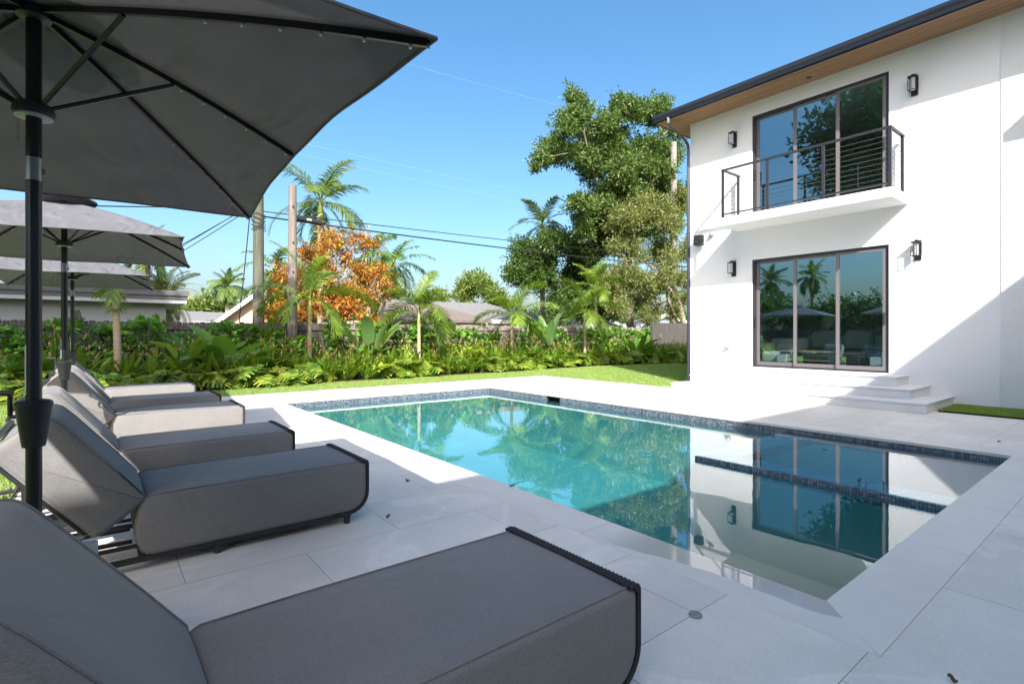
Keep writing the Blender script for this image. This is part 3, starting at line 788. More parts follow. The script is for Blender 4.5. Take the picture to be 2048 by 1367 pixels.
m = MB(); m.prism_y([(-.06, -.14), (-.22, -.125), (-.235, 0), (-.22, .125), (-.06, .14)], -.10, .10); obj('cabinet', m, M['plastic'], sp, bevel=.012, seg=3)
m = MB(); m.box(-.06, 0, -.02, .02, -.04, .04); obj('bracket', m, M['black'], sp)
m = MB(); m.box(-.2375, -.2345, -.045, .045, -.055, -.043, rot=Matrix.Rotation(R(24), 3, 'X'), org=np.array((-.236, 0, -.05))); obj('badge', m, M['silver'], sp)
fl = thing('security_camera', 'small round grey dome camera beside the black speaker on the facade', 'camera', (WX, 7.18, 3.80))
m = MB(); m.tube([(0, 0, 0), (-.03, 0, 0)], .065, 18); obj('base', m, M['vent'], fl)
m = MB(); m.tube([(-.03, 0, 0), (-.06, 0, 0), (-.09, 0, 0), (-.108, 0, 0)], [.058, .054, .038, .012], 18); obj('dome', m, M['drain'], fl, smooth=60)
vt = thing('wall_vent', 'small round dryer vent low on the white facade left of the door', 'vent', (WX, 6.74, 1.0))
m = MB(); m.tube([(0, 0, 0), (-.03, 0, 0)], .075, 20); m.tube([(-.03, 0, 0), (-.07, 0, -.01), (-.10, 0, -.04)], [.06, .055, .05], 16); obj('hood', m, M['vent'], vt, smooth=40)
# room furniture
def cushion(mb, x0, x1, y0, y1, z0, z1): mb.box(x0, x1, y0, y1, z0, z1)
sf = thing('sofa', 'large pale sectional sofa with cushions seen through the sliding door', 'sofa', (14.7, 4.7, .47))
m = MB(); m.box(-.5, .55, -2.0, 1.4, .06, .42); m.box(-1.5, -.5, -2.0, -1.05, .06, .42); obj('seat', m, M['sofa'], sf, bevel=.06, seg=3, smooth=50)
m = MB(); m.box(.3, .55, -2.0, 1.4, .42, .78); obj('backrest', m, M['sofa'], sf, bevel=.06, seg=3, smooth=50)
for a, zr in ((-1.75, 4), (-1.1, -5), (-.2, 3), (.55, -4)):
    m = MB(); m.box(.0, .28, a, a + .62, .43, .92, rot=Matrix.Rotation(R(zr), 3, 'X') @ Matrix.Rotation(R(14), 3, 'Y'), org=np.array((.14, a + .3, .45))); obj('pillow', m, M['sofa'], sf, bevel=.1, seg=3, smooth=60)
sf2 = thing('armchair', 'rounded pale armchair beside the sofa behind the left door pane', 'armchair', (13.75, 6.1, .47))
m = MB(); m.box(-.42, .42, -.42, .42, .06, .40); obj('seat', m, M['sofa'], sf2, bevel=.1, seg=4, smooth=60)
m = MB(); m.box(.2, .45, -.45, .45, .40, .72); m.box(-.4, .2, .26, .45, .40, .60); obj('backrest', m, M['sofa'], sf2, bevel=.08, seg=3, smooth=60)
ct = thing('coffee_table', 'long light oak coffee table in front of the sofa indoors', 'table', (13.35, 5.0, .47))
m = MB(); m.box(-.3, .3, -.95, .95, .40, .43); obj('tabletop', m, M['tan'], ct, bevel=.006)
m = MB(); m.box(-.26, .26, -.8, .8, .2, .215); obj('shelf', m, M['tan'], ct)
for a, b in ((-.24, -.75), (-.24, .75), (.24, -.75), (.24, .75)):
    m = MB(); m.tube([(a, b, .40), (a * 1.1, b * 1.08, 0)], [.022, .016], 8); obj('leg', m, M['tan'], ct)
lm = thing('table_lamp', 'lamp with a white drum shade behind the sofa indoors', 'lamp', (16.2, 5.9, .47))
m = MB(); m.lathe([(.14, 0), (.14, .02), (.02, .05), (.02, 1.0)], n=14); obj('stand', m, M['black'], lm)
m = MB(); m.lathe([(.26, 1.0), (.24, 1.38)], n=24); obj('lamp_shade', m, M['lamp'], lm, smooth=40)

# ================================================================== LOUNGERS
def arc(cx, cz, r, a0, a1, n=6):
    return [(cx + r * math.cos(R(a0 + (a1 - a0) * i / n)), cz + r * math.sin(R(a0 + (a1 - a0) * i / n))) for i in range(n + 1)]
HW = .35
def soft_block(prof, y0, y1, crown, steps=(0, .012, .03)):
    """cushion: the outline swept across the width, its two ends drawn in to a rounded seam"""
    prof = np.array(prof); c = prof.mean(0); n = len(prof)
    d = np.roll(prof, -1, 0) - np.roll(prof, 1, 0); nrm = np.stack([d[:, 1], -d[:, 0]], 1); nrm /= np.linalg.norm(nrm, axis=1)[:, None] + 1e-9
    if ((prof - c) * nrm).sum() < 0: nrm = -nrm
    rows = [(y0, -.022), (y0 + .006, -.009), (y0 + .020, 0), (y0 + .12, crown * .6), ((y0 + y1) / 2, crown), (y1 - .12, crown * .6), (y1 - .020, 0), (y1 - .006, -.009), (y1, -.022)]
    mb = MB(); V = []
    for y, e in rows:
        q = prof + nrm * e
        V += [(a, y, b) for a, b in q]
    F = [(r * n + i, r * n + (i + 1) % n, (r + 1) * n + (i + 1) % n, (r + 1) * n + i) for r in range(len(rows) - 1) for i in range(n)]
    F += [tuple(range(n)), tuple(range(len(rows) * n - 1, (len(rows) - 1) * n - 1, -1))]
    mb.add(V, F)
    for k, r in ((2, 2), (6, 6)):                   # piped seam
        y, e = rows[r]
        q = prof + nrm * .002
        mb.tube([(a, y, b) for a, b in list(q) + [q[0], q[1]]], .0042, 5, cap=False)
    return mb
BA = R(51)
def make_lounger(loc, label):
    t = thing('sun_lounger', label, 'sun lounger', loc, 'grey cushioned sun loungers in a row beside the pool')
    seat = [(.235, .398), (.5, .402), (.8, .403), (1.1, .403), (1.42, .402)] + arc(1.435, .367, .035, 80, 0, 4) + [(1.47, .26)] + arc(1.345, .20, .125, 0, -90, 6) + [(1.0, .075), (.6, .075), (.25, .075)] + [(.195, .10), (.168, .17), (.165, .25), (.185, .34), (.21, .385)]
    obj('seat_cushion', soft_block(seat, -HW, HW, .006), M['fabric'], t, smooth=50)
    u = np.array([-math.cos(BA), math.sin(BA)]); v = np.array([-math.sin(BA), -math.cos(BA)])
    J = np.array([.212, .392]); Lb, Th = .645, .275
    loc2 = [(.02, 0), (.2, -.004), (.5, -.004)] + [(Lb - .075 + .075 * math.sin(R(a)), .075 - .075 * math.cos(R(a))) for a in (0, 18, 36, 54, 72, 90)] + [(Lb, .16)] + [(Lb - .05 + .05 * math.cos(R(a)), Th - .05 + .05 * math.sin(R(a))) for a in (0, 30, 60, 90)] + [(.4, Th + .002), (.03, Th), (.008, Th - .012), (0, Th - .04), (-.006, .14), (0, .03), (.006, .008)]
    back = [tuple(J + u * a + v * b) for a, b in loc2]
    obj('backrest_cushion', soft_block(back, -HW, HW, .008), M['fabric'], t, smooth=50)
    m = MB()                                         # woven rope wrap over the foot end
    path0 = [(1.425, .408), (1.450, .411), (1.466, .404)] + arc(1.446, .385, .030, 45, 0, 3) + [(1.476, .26)] + arc(1.345, .20, .131, 0, -88, 7) + [(1.25, .069)]
    y = -HW + .004
    while y < HW:
        m.tube([(a, y, b) for a, b in path0], 0.009, 6); y += .0185
    for s_ in (-1, 1): m.tube([(a, s_ * (HW - .006), b) for a, b in path0], .0075, 6)
    m.tube([(1.462, -HW - .004, .398), (1.462, HW + .004, .398)], .011, 8)
    obj('rope_wrap', m, M['rope'], t, smooth=60)
    m = MB()
    for s_ in (-1, 1):
        m.box(-.62, 1.36, s_ * .325 - .018, s_ * .325 + .018, .045, .072)
    for xx in (-.60, -.1, .18, .62, 1.05): m.box(xx, xx + .035, -.307, .307, .047, .07)
    for s_ in (-1, 1):
        m.box(-.30, .18, s_ * .26 - .012, s_ * .26 + .012, .105, .125)
        m.box(-.20, .16, s_ * .12 - .012, s_ * .12 + .012, .09, .11)
    obj('frame', m, M['frame'], t, bevel=.004)
    for xx in (1.335, .56, -.55):
        for s_ in (-1, 1):
            m = MB(); m.lathe([(.021, 0), (.021, .046)], (xx, s_ * .325, 0), 14); obj('leg', m, M['frame'], t, smooth=40)
    m = MB()                                         # reclining frame behind the cushion and its ratchet strut
    for s_ in (-1, 1):
        a = J + u * .06 + v * (Th + .02); b = J + u * (Lb - .02) + v * (Th + .02); c2 = J + u * (Lb + .03) + v * (Th - .06)
        m.tube([(a[0], s_ * .30, a[1]), (b[0], s_ * .30, b[1]), (c2[0], s_ * .30, c2[1])], .014, 8)
        md = (a + b) / 2
        m.tube([(md[0], s_ * .22, md[1]), (-.42, s_ * .22, .085)], .010, 6)
        for k in range(5): m.box(-.45 + .05 * k, -.44 + .05 * k, s_ * .25 - .012, s_ * .25 + .012, .072, .105)
    b = J + u * (Lb + .03) + v * (Th - .06); a = J + u * .35 + v * (Th + .02)
    m.tube([(b[0], -.30, b[1]), (b[0], .30, b[1])], .014, 8); m.tube([(a[0], -.30, a[1]), (a[0], .30, a[1])], .010, 8)
    obj('recliner_bracket', m, M['frame'], t, smooth=50)
    return remember(t)
LY = [1.50, 3.81, 5.29, 7.43, 8.93, 11.0]
LX = [.01, 0, -.07, -.05, -.06, -.11]
LL = ['grey cushioned lounger nearest the camera with its foot end by the pool corner',
      'second grey lounger from the front under the first umbrella, resting on its round legs',
      'third grey lounger with a sunlit backrest, half hidden by the second lounger',
      'fourth lounger whose long cushion side is white with direct sunlight',
      'fifth lounger from the front, thin in view with a dark rope foot end',
      'farthest grey lounger beside the lawn edge in front of the plants']
l0 = make_lounger((LX[0], LY[0], 0), LL[0])
for i in range(1, 6): dup(l0, (LX[i], LY[i], 0), 0, LL[i])

def make_table(loc, label):
    t = thing('side_table', label, 'side table', loc, 'small grey side tables between the loungers')
    m = MB(); m.box(-.22, .22, -.2, .2, .455, .49); obj('tabletop', m, M['table'], t, bevel=.006, seg=2)
    for s_ in (-1, 1):
        m = MB(); m.box(s_ * .19 - .012, s_ * .19 + .012, -.185, .185, 0, .454); obj('side_panel', m, M['frame'], t, bevel=.004)
    m = MB(); m.box(-.177, .177, -.18, .18, .02, .04); obj('shelf', m, M['frame'], t)
    return remember(t)
t0 = make_table((-.215, 2.38, 0), 'grey side table in shade between the two front loungers')
for (x, y), lb in (((-.165, 4.62), 'grey side table between the second and third loungers'), ((-.25, 6.32), 'grey side table beside the second umbrella pole'),
                   ((-.2, 8.19), 'far grey side table between the fourth and fifth loungers'), ((-.28, 9.95), 'farthest grey side table before the last lounger')):
    dup(t0, (x, y, 0), 0, lb)

# ================================================================== UMBRELLAS
def make_umbrella(loc, label, A=1.01, B=1.405):
    t = thing('patio_umbrella', label, 'umbrella', loc, 'charcoal rectangular umbrellas between the loungers')
    ZC, ZM, ZA = 2.12, 2.178, 2.555
    ends = [(A, B, ZC), (A * .965, 0, ZM), (A, -B, ZC), (-A, -B, ZC), (-A * .965, 0, ZM), (-A, B, ZC)]
    apex = np.array([0, 0, ZA])
    def on_rib(E, q):
        p = apex + (np.array(E) - apex) * q; p[2] += .055 * 4 * q * (1 - q) * .5
        return p
    m = MB(); rg = np.random.default_rng(3)
    for k in range(6):
        E0, E1 = np.array(ends[k]), np.array(ends[(k + 1) % 6])
        wide = np.linalg.norm(E1 - E0)
        nr, nc = 22, 20
        P = np.zeros((nr, nc, 3))
        for i in range(nr):
            for j in range(nc):
                q, s_ = i / (nr - 1), j / (nc - 1)
                bow = 4 * s_ * (1 - s_)
                sc = q * (1 - (.020 if wide < 1.7 else .016) * bow * q)
                p = on_rib(E0, sc) * (1 - s_) + on_rib(E1, sc) * s_
                p[2] -= .030 * bow * q * (1 - .6 * q)
                p[2] += .006 * bow * math.sin(9 * s_ + 3 * q + k) * q + .004 * bow * math.sin(23 * q + 5 * s_ + 2 * k)
                P[i, j] = p
        m.grid(P)
    bm = mesh_of(m, 'canopy', M['cloth'], smooth=60, fixn=False)
    b2 = bmesh.new(); b2.from_mesh(bm); bmesh.ops.remove_doubles(b2, verts=b2.verts, dist=.0008); bmesh.ops.recalc_face_normals(b2, faces=b2.faces); b2.to_mesh(bm); b2.free()
    bm.polygons.foreach_set('use_smooth', [True] * len(bm.polygons))
    cp = link('canopy', bm, t)
    m = MB()
    for k in range(6):                               # hem
        E0, E1 = np.array(ends[k]), np.array(ends[(k + 1) % 6]); wide = np.linalg.norm(E1 - E0); pts = []
        for j in range(20):
            s_ = j / 19; bow = 4 * s_ * (1 - s_); sc = 1 - (.020 if wide < 1.7 else .016) * bow
            p = on_rib(E0, sc) * (1 - s_) + on_rib(E1, sc) * s_; p[2] -= .030 * bow * .4; p[2] += .006 * bow * math.sin(9 * s_ + 3 + k) + .004 * bow * math.sin(23 + 5 * s_ + 2 * k)
            pts.append(p)
        m.tube(pts, .006, 5)
    obj('hem', m, M['cloth'], cp, smooth=60)
    m = MB()                                         # vent cap above the apex
    nc = 36; P = np.zeros((6, nc + 1, 3))
    for i, (rr, zz) in enumerate(((.0, .085), (.07, .083), (.16, .062), (.235, .03), (.25, .012), (.245, .0))):
        for j in range(nc + 1):
            a = 2 * math.pi * j / nc; P[i, j] = (rr * math.cos(a), rr * 1.3 * math.sin(a), ZA - .005 + zz + .008 * math.sin(6 * a) * (rr / .25))
    m.grid(P); obj('vent_cap', m, M['cloth'], t, smooth=60)
    m = MB(); m.lathe([(.012, .07), (.03, .08), (.028, .11), (.01, .125)], (0, 0, ZA), 14); obj('finial', m, M['plastic'], t, smooth=50)
    for k in range(6):
        E = ends[k]
        m = MB(); pts = [on_rib(E, q) - np.array([0, 0, .018]) for q in np.linspace(.03, .985, 16)]
        d = np.array([E[0], E[1], 0]); d /= np.linalg.norm(d); sd_ = np.array([-d[1], d[0], 0]); V = []; F = []
        for p in pts:
            for a_, b_ in ((-1, -1), (1, -1), (1, 1), (-1, 1)): V.append(p + sd_ * .0075 * a_ + np.array([0, 0, .0115]) * b_)
        for i in range(len(pts) - 1):
            for c in range(4): F.append((i * 4 + c, i * 4 + (c + 1) % 4, i * 4 + 4 + (c + 1) % 4, i * 4 + 4 + c))
        F += [(3, 2, 1, 0), tuple(range(len(V) - 4, len(V)))]
        m.add(V, F)
        for q in np.linspace(.5, .95, 6):            # small clear clips along the rib
            p = on_rib(E, q) - np.array([0, 0, .033]); m.lathe([(.0045, -.006), (.006, 0), (.004, .006)], p + sd_ * .004, 6, mat=1)
        rb = obj('rib', m, [M['pole'], M['clip']], t)
        s_ = MB(); a0 = d * .045 + np.array([0, 0, 2.16]); b0 = on_rib(E, .28 if abs(E[1]) > .5 else .47) - np.array([0, 0, .032])
        s_.tube([a0, b0], .0095, 6); obj('strut', s_, M['pole'], rb)
    m = MB(); m.lathe([(.025, .03), (.025, 1.88)], n=20); m.lathe([(.0245, 1.96), (.0245, ZA)], n=20); obj('pole', m, M['pole'], t, smooth=40)
    m = MB(); m.lathe([(.0265, 1.875), (.0265, 1.963)], n=20); m.box(.024, .034, -.006, .006, 1.90, 1.925); obj('tilt_joint', m, M['silver'], t, smooth=40)
    m = MB(); m.lathe([(.028, 2.125), (.062, 2.128), (.066, 2.14), (.060, 2.165), (.032, 2.18)], n=24)
    hb = obj('hub', m, M['plastic'], t, smooth=40)
    m = MB(); m.lathe([(.035, ZA - .06), (.055, ZA - .05), (.055, ZA - .02), (.03, ZA - .01)], n=20); obj('top_hub', m, M['plastic'], t, smooth=40)
    m = MB(); m.lathe([(.030, 2.1185), (.058, 2.1185), (.058, 2.125), (.030, 2.125)], n=24); obj('ring', m, M['ringlight'], hb)
    m = MB()
    for k in range(14): m.lathe([(.002, 0), (.0035, .003), (.002, .006)], (-.048 + .003 * (k % 2), .012, 2.108 - .007 * k), 5)
    obj('pull_chain', m, M['silver'], hb)
    m = MB(); m.lathe([(.027, .846), (.035, .848), (.037, .858), (.055, 1.000), (.0585, 1.006), (.0585, 1.018), (.050, 1.026), (.028, 1.031)], n=28)
    ch = obj('crank_housing', m, M['plastic'], t, smooth=40)
    e = np.array([-.93, .37, 0]); z = lambda h: np.array([0, 0, h])
    m = MB(); m.tube([e * .040 + z(.965), e * .070 + z(.965), e * .076 + z(.972), e * .076 + z(1.048)], .008, 8); m.tube([e * .068 + z(1.055), e * .145 + z(1.058)], .011, 10)
    obj('crank_handle', m, M['plastic'], ch, smooth=50)
    m = MB(); n = 8; V = []; a0 = math.atan2(-.25, -.95)
    for zz in (.93, 1.12):
        for k in range(n): a = a0 + (k / (n - 1) - .5) * .85; V.append((.0257 * math.cos(a), .0257 * math.sin(a), zz + .12))
    m.add(V, [(k, k + 1, n + k + 1, n + k) for k in range(n - 1)]); obj('sticker', m, M['sticker'], t, fixn=False)
    m = MB(); m.lathe([(.24, 0), (.24, .012), (.05, .022), (.032, .025), (.032, .20), (.025, .205)], n=28); obj('base', m, M['frame'], t, smooth=40)
    return remember(t)
u0 = make_umbrella((-.19, 2.735, 0), 'charcoal umbrella close overhead seen from below with ribs and crank pole', 1.0, 1.405)
u0.rotation_euler.z = R(-2.2)
u1 = make_umbrella((-.24, 6.56, 0), 'second charcoal umbrella with a pale sunlit top behind the front one', 1.0, 1.16)
u1.rotation_euler.z = R(-8)
dup(u0, (-.29, 10.5, 0), R(-5), 'third charcoal umbrella farthest back before the planting bed')

dr = thing('deck_drain', 'small round grey drain cap in the paving near the front lounger', 'drain', (2.235, 1.205, 0))
p = ray(1391, 1230); p = p * (CAM_H / -p[2]); dr.location = (p[0], p[1], .001)
m = MB(); m.lathe([(.030, 0), (.030, .006), (.024, .011), (.0, .012)], n=20); m.box(-.015, -.004, -.002, .002, .0115, .0135); m.box(.004, .015, -.002, .002, .0115, .0135); obj('cap', m, M['drain'], dr)
for (px, py), lb in (((815, 963), 'dry leaf on the shaded deck beside the foot of the second lounger'), ((776, 1035), 'curled dry leaf on the deck right of the second lounger leg'), ((1024, 973), 'dry leaf on the coping at the shadow edge beside the pool'),
                     ((1650, 872), 'dry leaf on the shaded deck behind the spa'), ((1998, 884), 'dry leaf on the deck near the right end of the spa'), ((1905, 1363), 'pale dry leaf on the paving at the lower right')):
    p = ray(px, py); p = p * (CAM_H / -p[2])
    m = MB(); rr = random.Random(px); s_ = .021 + .009 * rr.random(); n = 7
    P = np.array([[(s_ * (2 * i / (n - 1) - 1), wv * s_ * .38 * math.sin(math.pi * (i + .15) / (n - .7)), .004 + .012 * abs(wv) + .006 * math.sin(i * 1.3)) for wv in (-1, 0, 1)] for i in range(n)])
    m.grid(P); o = obj('fallen_leaf', m, M['leaf_brown'], fixn=False, smooth=True); o.location = (p[0], p[1], .002); o.rotation_euler.z = rr.random() * 6
    tag(o, lb, 'leaf', 'fallen leaves on the paving')

# ================================================================== PLANT BUILDERS
class LB:
    """collects leaf quads"""
    def __init__(s): s.V = []; s.Q = []; s.n = 0
    def strip(s, rows):                              # rows: (r, c, 3)
        r, c, _ = rows.shape
        idx = np.arange(r * c).reshape(r, c) + s.n
        q = np.stack([idx[:-1, :-1], idx[:-1, 1:], idx[1:, 1:], idx[1:, :-1]], -1).reshape(-1, 4)
        s.V.append(rows.reshape(-1, 3)); s.Q.append(q); s.n += r * c
    def raw(s, V, Q): s.V.append(V); s.Q.append(Q + s.n); s.n += len(V)
    def mesh(s, name, mat_, off=(0, 0, 0), smooth=False):
        me = mesh_arrays(name, np.concatenate(s.V) - np.asarray(off, float), np.concatenate(s.Q)); me.materials.append(mat_)
        if smooth: me.polygons.foreach_set('use_smooth', [True] * len(me.polygons))
        return me
def unit(v): return v / (np.linalg.norm(v) + 1e-9)
def curve(p0, az, el, length, droop, n=10, power=1.4, twist=0.0):
    pts = [np.array(p0, float)]; tans = []
    for i in range(n):
        q = (i + .5) / n; e = el - droop * q ** power; a = az + twist * q
        d = np.array([math.cos(a) * math.cos(e), math.sin(a) * math.cos(e), math.sin(e)])
        tans.append(d); pts.append(pts[-1] + d * length / n)
    tans.append(tans[-1])
    return np.array(pts), np.array(tans)
def frond(lb, p0, az, el, length, droop, rg, nl=26, ll=.42, lw=.03, bare=.16, vee=.35, hang=.5):
    P, T = curve(p0, az, el, length, droop, 12, twist=rg.normal(0, .15))
    roll = rg.normal(0, .35)
    for i in range(nl):
        q = bare + (1 - bare) * (i + .5) / nl
        x = q * 12; k = min(int(x), 11); f = x - k
        p = P[k] * (1 - f) + P[k + 1] * f; t = T[k]
        side = unit(np.cross(t, (0, 0, 1.0))); up = np.cross(side, t)
        side, up = side * math.cos(roll) + up * math.sin(roll), up * math.cos(roll) - side * math.sin(roll)
        prof = (.55 + .45 * math.sin(math.pi * min(1, q * 1.05) ** .8)) * (1 if q < .85 else 1 - .5 * (q - .85) / .15)
        for s_ in (-1, 1):
            fw = .55 + .75 * q + rg.normal(0, .1)
            d = unit(side * s_ + t * fw + up * (vee + rg.normal(0, .1)))
            L = ll * prof * rg.uniform(.85, 1.1)
            nrm = unit(np.cross(d, t)); wv = unit(np.cross(d, up)) * lw * .5
            pm = p + d * L * .5; pt = p + d * L + np.array([0, 0, -1.0]) * L * hang * rg.uniform(.5, 1.1)
            pm = pm + np.array([0, 0, -1]) * L * hang * .18
            lb.strip(np.array([[p - wv * .6, p + wv * .6], [pm - wv, pm + wv], [pt - wv * .12, pt + wv * .12]]))
    W = np.cross(T, (0, 0, 1.0)); W /= np.linalg.norm(W, axis=1)[:, None] + 1e-9
    th = np.linspace(lw * .7, lw * .15, 13)[:, None]
    lb.strip(np.stack([P - W * th, P + np.array([0, 0, .6]) * th, P + W * th], 1))
def blade(lb, p0, az, el, length, width, droop, fold=.25, n=7, tipp=.75, wave=0.0, rg=None, twist=0.0, peak=.42):
    P, T = curve(p0, az, el, length, droop, n, twist=twist)
    rows = []
    for i in range(n + 1):
        q = i / n
        wq = (math.sin(math.pi * q ** (math.log(.5) / math.log(peak)))) ** tipp if 0 < q < 1 else 0.0
        wq = max(wq, .03)
        side = unit(np.cross(T[i], (0, 0, 1.0)) + 1e-6); up = np.cross(side, T[i])
        e = wave * math.sin(q * 40) if wave else 0
        rows.append([P[i] - side * width * .5 * wq + up * (fold + e) * width * .5 * wq, P[i], P[i] + side * width * .5 * wq + up * (fold - e) * width * .5 * wq])
    lb.strip(np.array(rows)); return P
def leaf_cloud(blobs, dens, ln, wd, seed, shell=.55, clump=9, spread=.35, rosette=True):
    """blobs: (x,y,z,rx,ry,rz). leaf clumps through each blob's volume, denser near its skin"""
    rg = np.random.default_rng(seed); Vs = []; tips = []
    for b in blobs:
        c, r = np.array(b[:3]), np.array(b[3:6])
        n = max(8, int(4.2 * dens * (r[0] * r[1] * r[2]) ** (2 / 3)))
        d = rg.normal(size=(n, 3)); d /= np.linalg.norm(d, axis=1)[:, None]
        rad = np.minimum(np.abs(rg.normal(shell + .12, .34, n)), 1.45)
        ctr = c + d * rad[:, None] * r; tips.append(ctr[: max(3, n // 10)])
        k = n * clump; big = rg.random(n) < .5
        axis = d * .8 + rg.normal(0, .5, (n, 3)) + np.array([0, 0, .25])
        t = rg.normal(size=(k, 3)) * .8 + np.repeat(axis, clump, 0) * .8 + np.array([0, 0, -.15]); t /= np.linalg.norm(t, axis=1)[:, None]
        p = np.repeat(ctr, clump, 0) + t * ln * rg.uniform(.4, 1.1, k)[:, None] + rg.normal(0, spread * ln * .9, (k, 3)) + np.repeat(axis, clump, 0) * (rg.random(k)[:, None] - .5) * ln * 1.6
        nn = rg.normal(size=(k, 3)) * .75 + np.array([0, 0, .9]); s_ = np.cross(t, nn); s_ /= np.linalg.norm(s_, axis=1)[:, None] + 1e-9
        L = ln * rg.uniform(.7, 1.25, k)[:, None]; W = wd * rg.uniform(.7, 1.2, k)[:, None]
        Vs.append(np.stack([p - t * L * .5, p + s_ * W * .5 - t * L * .02, p + t * L * .5, p - s_ * W * .5 - t * L * .02], 1))
    V = np.concatenate(Vs).reshape(-1, 3); Q = np.arange(len(V)).reshape(-1, 4)
    return V, Q, tips
def branching(mb, base, blobs, r0, fork, rg, tips=None, n=8):
    base, fork = np.array(base, float), np.array(fork, float)
    mid = (base + fork) / 2 + rg.normal(0, .12, 3) * np.array([1, 1, 0])
    mb.tube([base - np.array([0, 0, .1]), base * .85 + fork * .15, mid, fork], [r0 * 1.25, r0, r0 * .85, r0 * .72], n)
    C = [np.array(b[:3]) for b in blobs]; dist = [np.linalg.norm(c - fork) for c in C]; dm = max(dist) + .1
    nodes = [(fork, 0.0)]
    for i in sorted(range(len(C)), key=lambda k: dist[k]):    # each limb grows from the nearest limb already there
        c = C[i]; k = min(range(len(nodes)), key=lambda j: np.linalg.norm(nodes[j][0] - c) + .5 * nodes[j][1])
        a, pl = nodes[k]; L = np.linalg.norm(c - a); m1 = (a + c) / 2 + rg.normal(0, .10, 3) * L + np.array([0, 0, .06 * L])
        ra, rb = r0 * .42 * max(.10, 1 - pl / dm) ** 1.3, r0 * .42 * max(.08, 1 - (pl + L) / dm) ** 1.3
        mb.tube([a, m1, c], [ra, (ra + rb) / 2, rb], 6, cap=False); nodes.append((c, pl + L)); nodes.append((m1, pl + L / 2))
        if tips is not None:
            for q in tips[i][:6]: mb.tube([c, (c + q) / 2 + rg.normal(0, .05, 3), q], [rb * .5, rb * .3, .008], 4, cap=False)
def tree(name, label, cat, base, blobs, leafm, barkm, r0, fork, dens, ln, wd, seed, group=None, clump=9, shell=.55):
    t = thing(name, label, cat, base, group)
    rg = np.random.default_rng(seed)
    V, Q, tips = leaf_cloud(blobs, dens, ln, wd, seed, shell, clump)
    mb = MB(); branching(mb, base, blobs, r0, fork, rg, tips); obj('trunk', mb, barkm, t, base, smooth=60)
    me = mesh_arrays('crown', V - np.array(base), Q); me.materials.append(leafm); link('crown', me, t)
    return t
def palm(name, label, base, top, r0, r1, fronds, flen, ll, lw, seed, leafm, trunkm, group=None, shaft=0.0, el=(75, -35), droop=1.3, nl=26, bend=(0, 0), hang=.5, band=None):
    t = thing(name, label, 'palm tree', base, group)
    base, top = np.array(base, float), np.array(top, float); rg = np.random.default_rng(seed)
    mb = MB(); ps = []; rs = []; nseg = 14
    for i in range(nseg + 1):
        q = i / nseg; p = base + (top - base) * q + np.array([bend[0], bend[1], 0]) * 4 * q * (1 - q)
        ps.append(p); rs.append((r0 + (r1 - r0) * q) * (1.25 if i == 0 else 1) * (1 + .04 * (i % 2)))
    ps[0] = ps[0] - np.array([0, 0, .1])
    mb.tube(ps, rs, 10); tr_ = obj('trunk', mb, trunkm, t, base, smooth=60)
    if band:
        mb = MB(); k = band; q0 = ps[0] + (ps[-1] - ps[0]) * k; mb.tube([q0, q0 + np.array([0, 0, .05])], r0 * 1.1, 10); obj('marker_band', mb, M['band'], tr_, base)
    if shaft:
        mb = MB(); d = unit(top - ps[-3]); mb.tube([top - d * shaft * .15, top + d * shaft * .3, top + d * shaft], [r1 * 1.25, r1 * 1.1, r1 * .5], 10); obj('crownshaft', mb, M['greentrunk'], t, base, smooth=60)
        top = top + d * shaft * .85
    lb = LB()
    for i in range(fronds):
        q = i / max(1, fronds - 1); az = i * 2.39996 + rg.normal(0, .18)
        e = R(el[0] + (el[1] - el[0]) * q + rg.normal(0, 6))
        frond(lb, top, az, e, flen * rg.uniform(.85, 1.08), droop * rg.uniform(.8, 1.15) * (.75 + .4 * q), rg, nl, ll, lw, hang=hang)
    me = lb.mesh('crown', leafm, base); link('crown', me, t)
    return remember(t)

# ================================================================== PLANTING BED
def foliage_thing(name, label, cat, group, lb, leafm, extra=None, smooth=True):
    t = thing(name, label, cat, (0, 0, 0), group)
    link('foliage', lb.mesh('foliage', leafm, smooth=smooth), t)
    if extra: link(extra[0], extra[1].mesh(extra[0], extra[2]), t)
    return remember(t)
def lance_clump(seed, n=38, h=.80, wd=.095, flowers=5):
    rg = np.random.default_rng(seed); lb = LB(); fl = LB()
    for i in range(n):
        az = rg.uniform(0, 2 * math.pi); L = h * rg.uniform(.6, 1.2); r = rg.uniform(0, .16)
        blade(lb, (r * math.cos(az), r * math.sin(az), 0), az + rg.normal(0, .3), R(rg.uniform(48, 86)), L, wd * rg.uniform(.6, 1.25), rg.uniform(.5, 1.9), .3, 6, .7, peak=.5)
    for i in range(flowers):
        a = rg.uniform(0, 6.28); r = rg.uniform(0, .24); z = h * rg.uniform(.78, 1.12); c = np.array([r * math.cos(a), r * math.sin(a), z])
        lb.strip(np.array([[c * np.array([.6, .6, 0]) - (.004, 0, 0), c * np.array([.6, .6, 0]) + (.004, 0, 0)], [c - (.004, 0, 0), c + (.004, 0, 0)]]))
        for k in range(4):
            blade(fl, c + np.array([0, 0, .016 * k - .03]), a + k * 2.4, R(rg.uniform(-5, 60)), rg.uniform(.05, .11), .020, -.5, .4, 3)
    return lb, fl
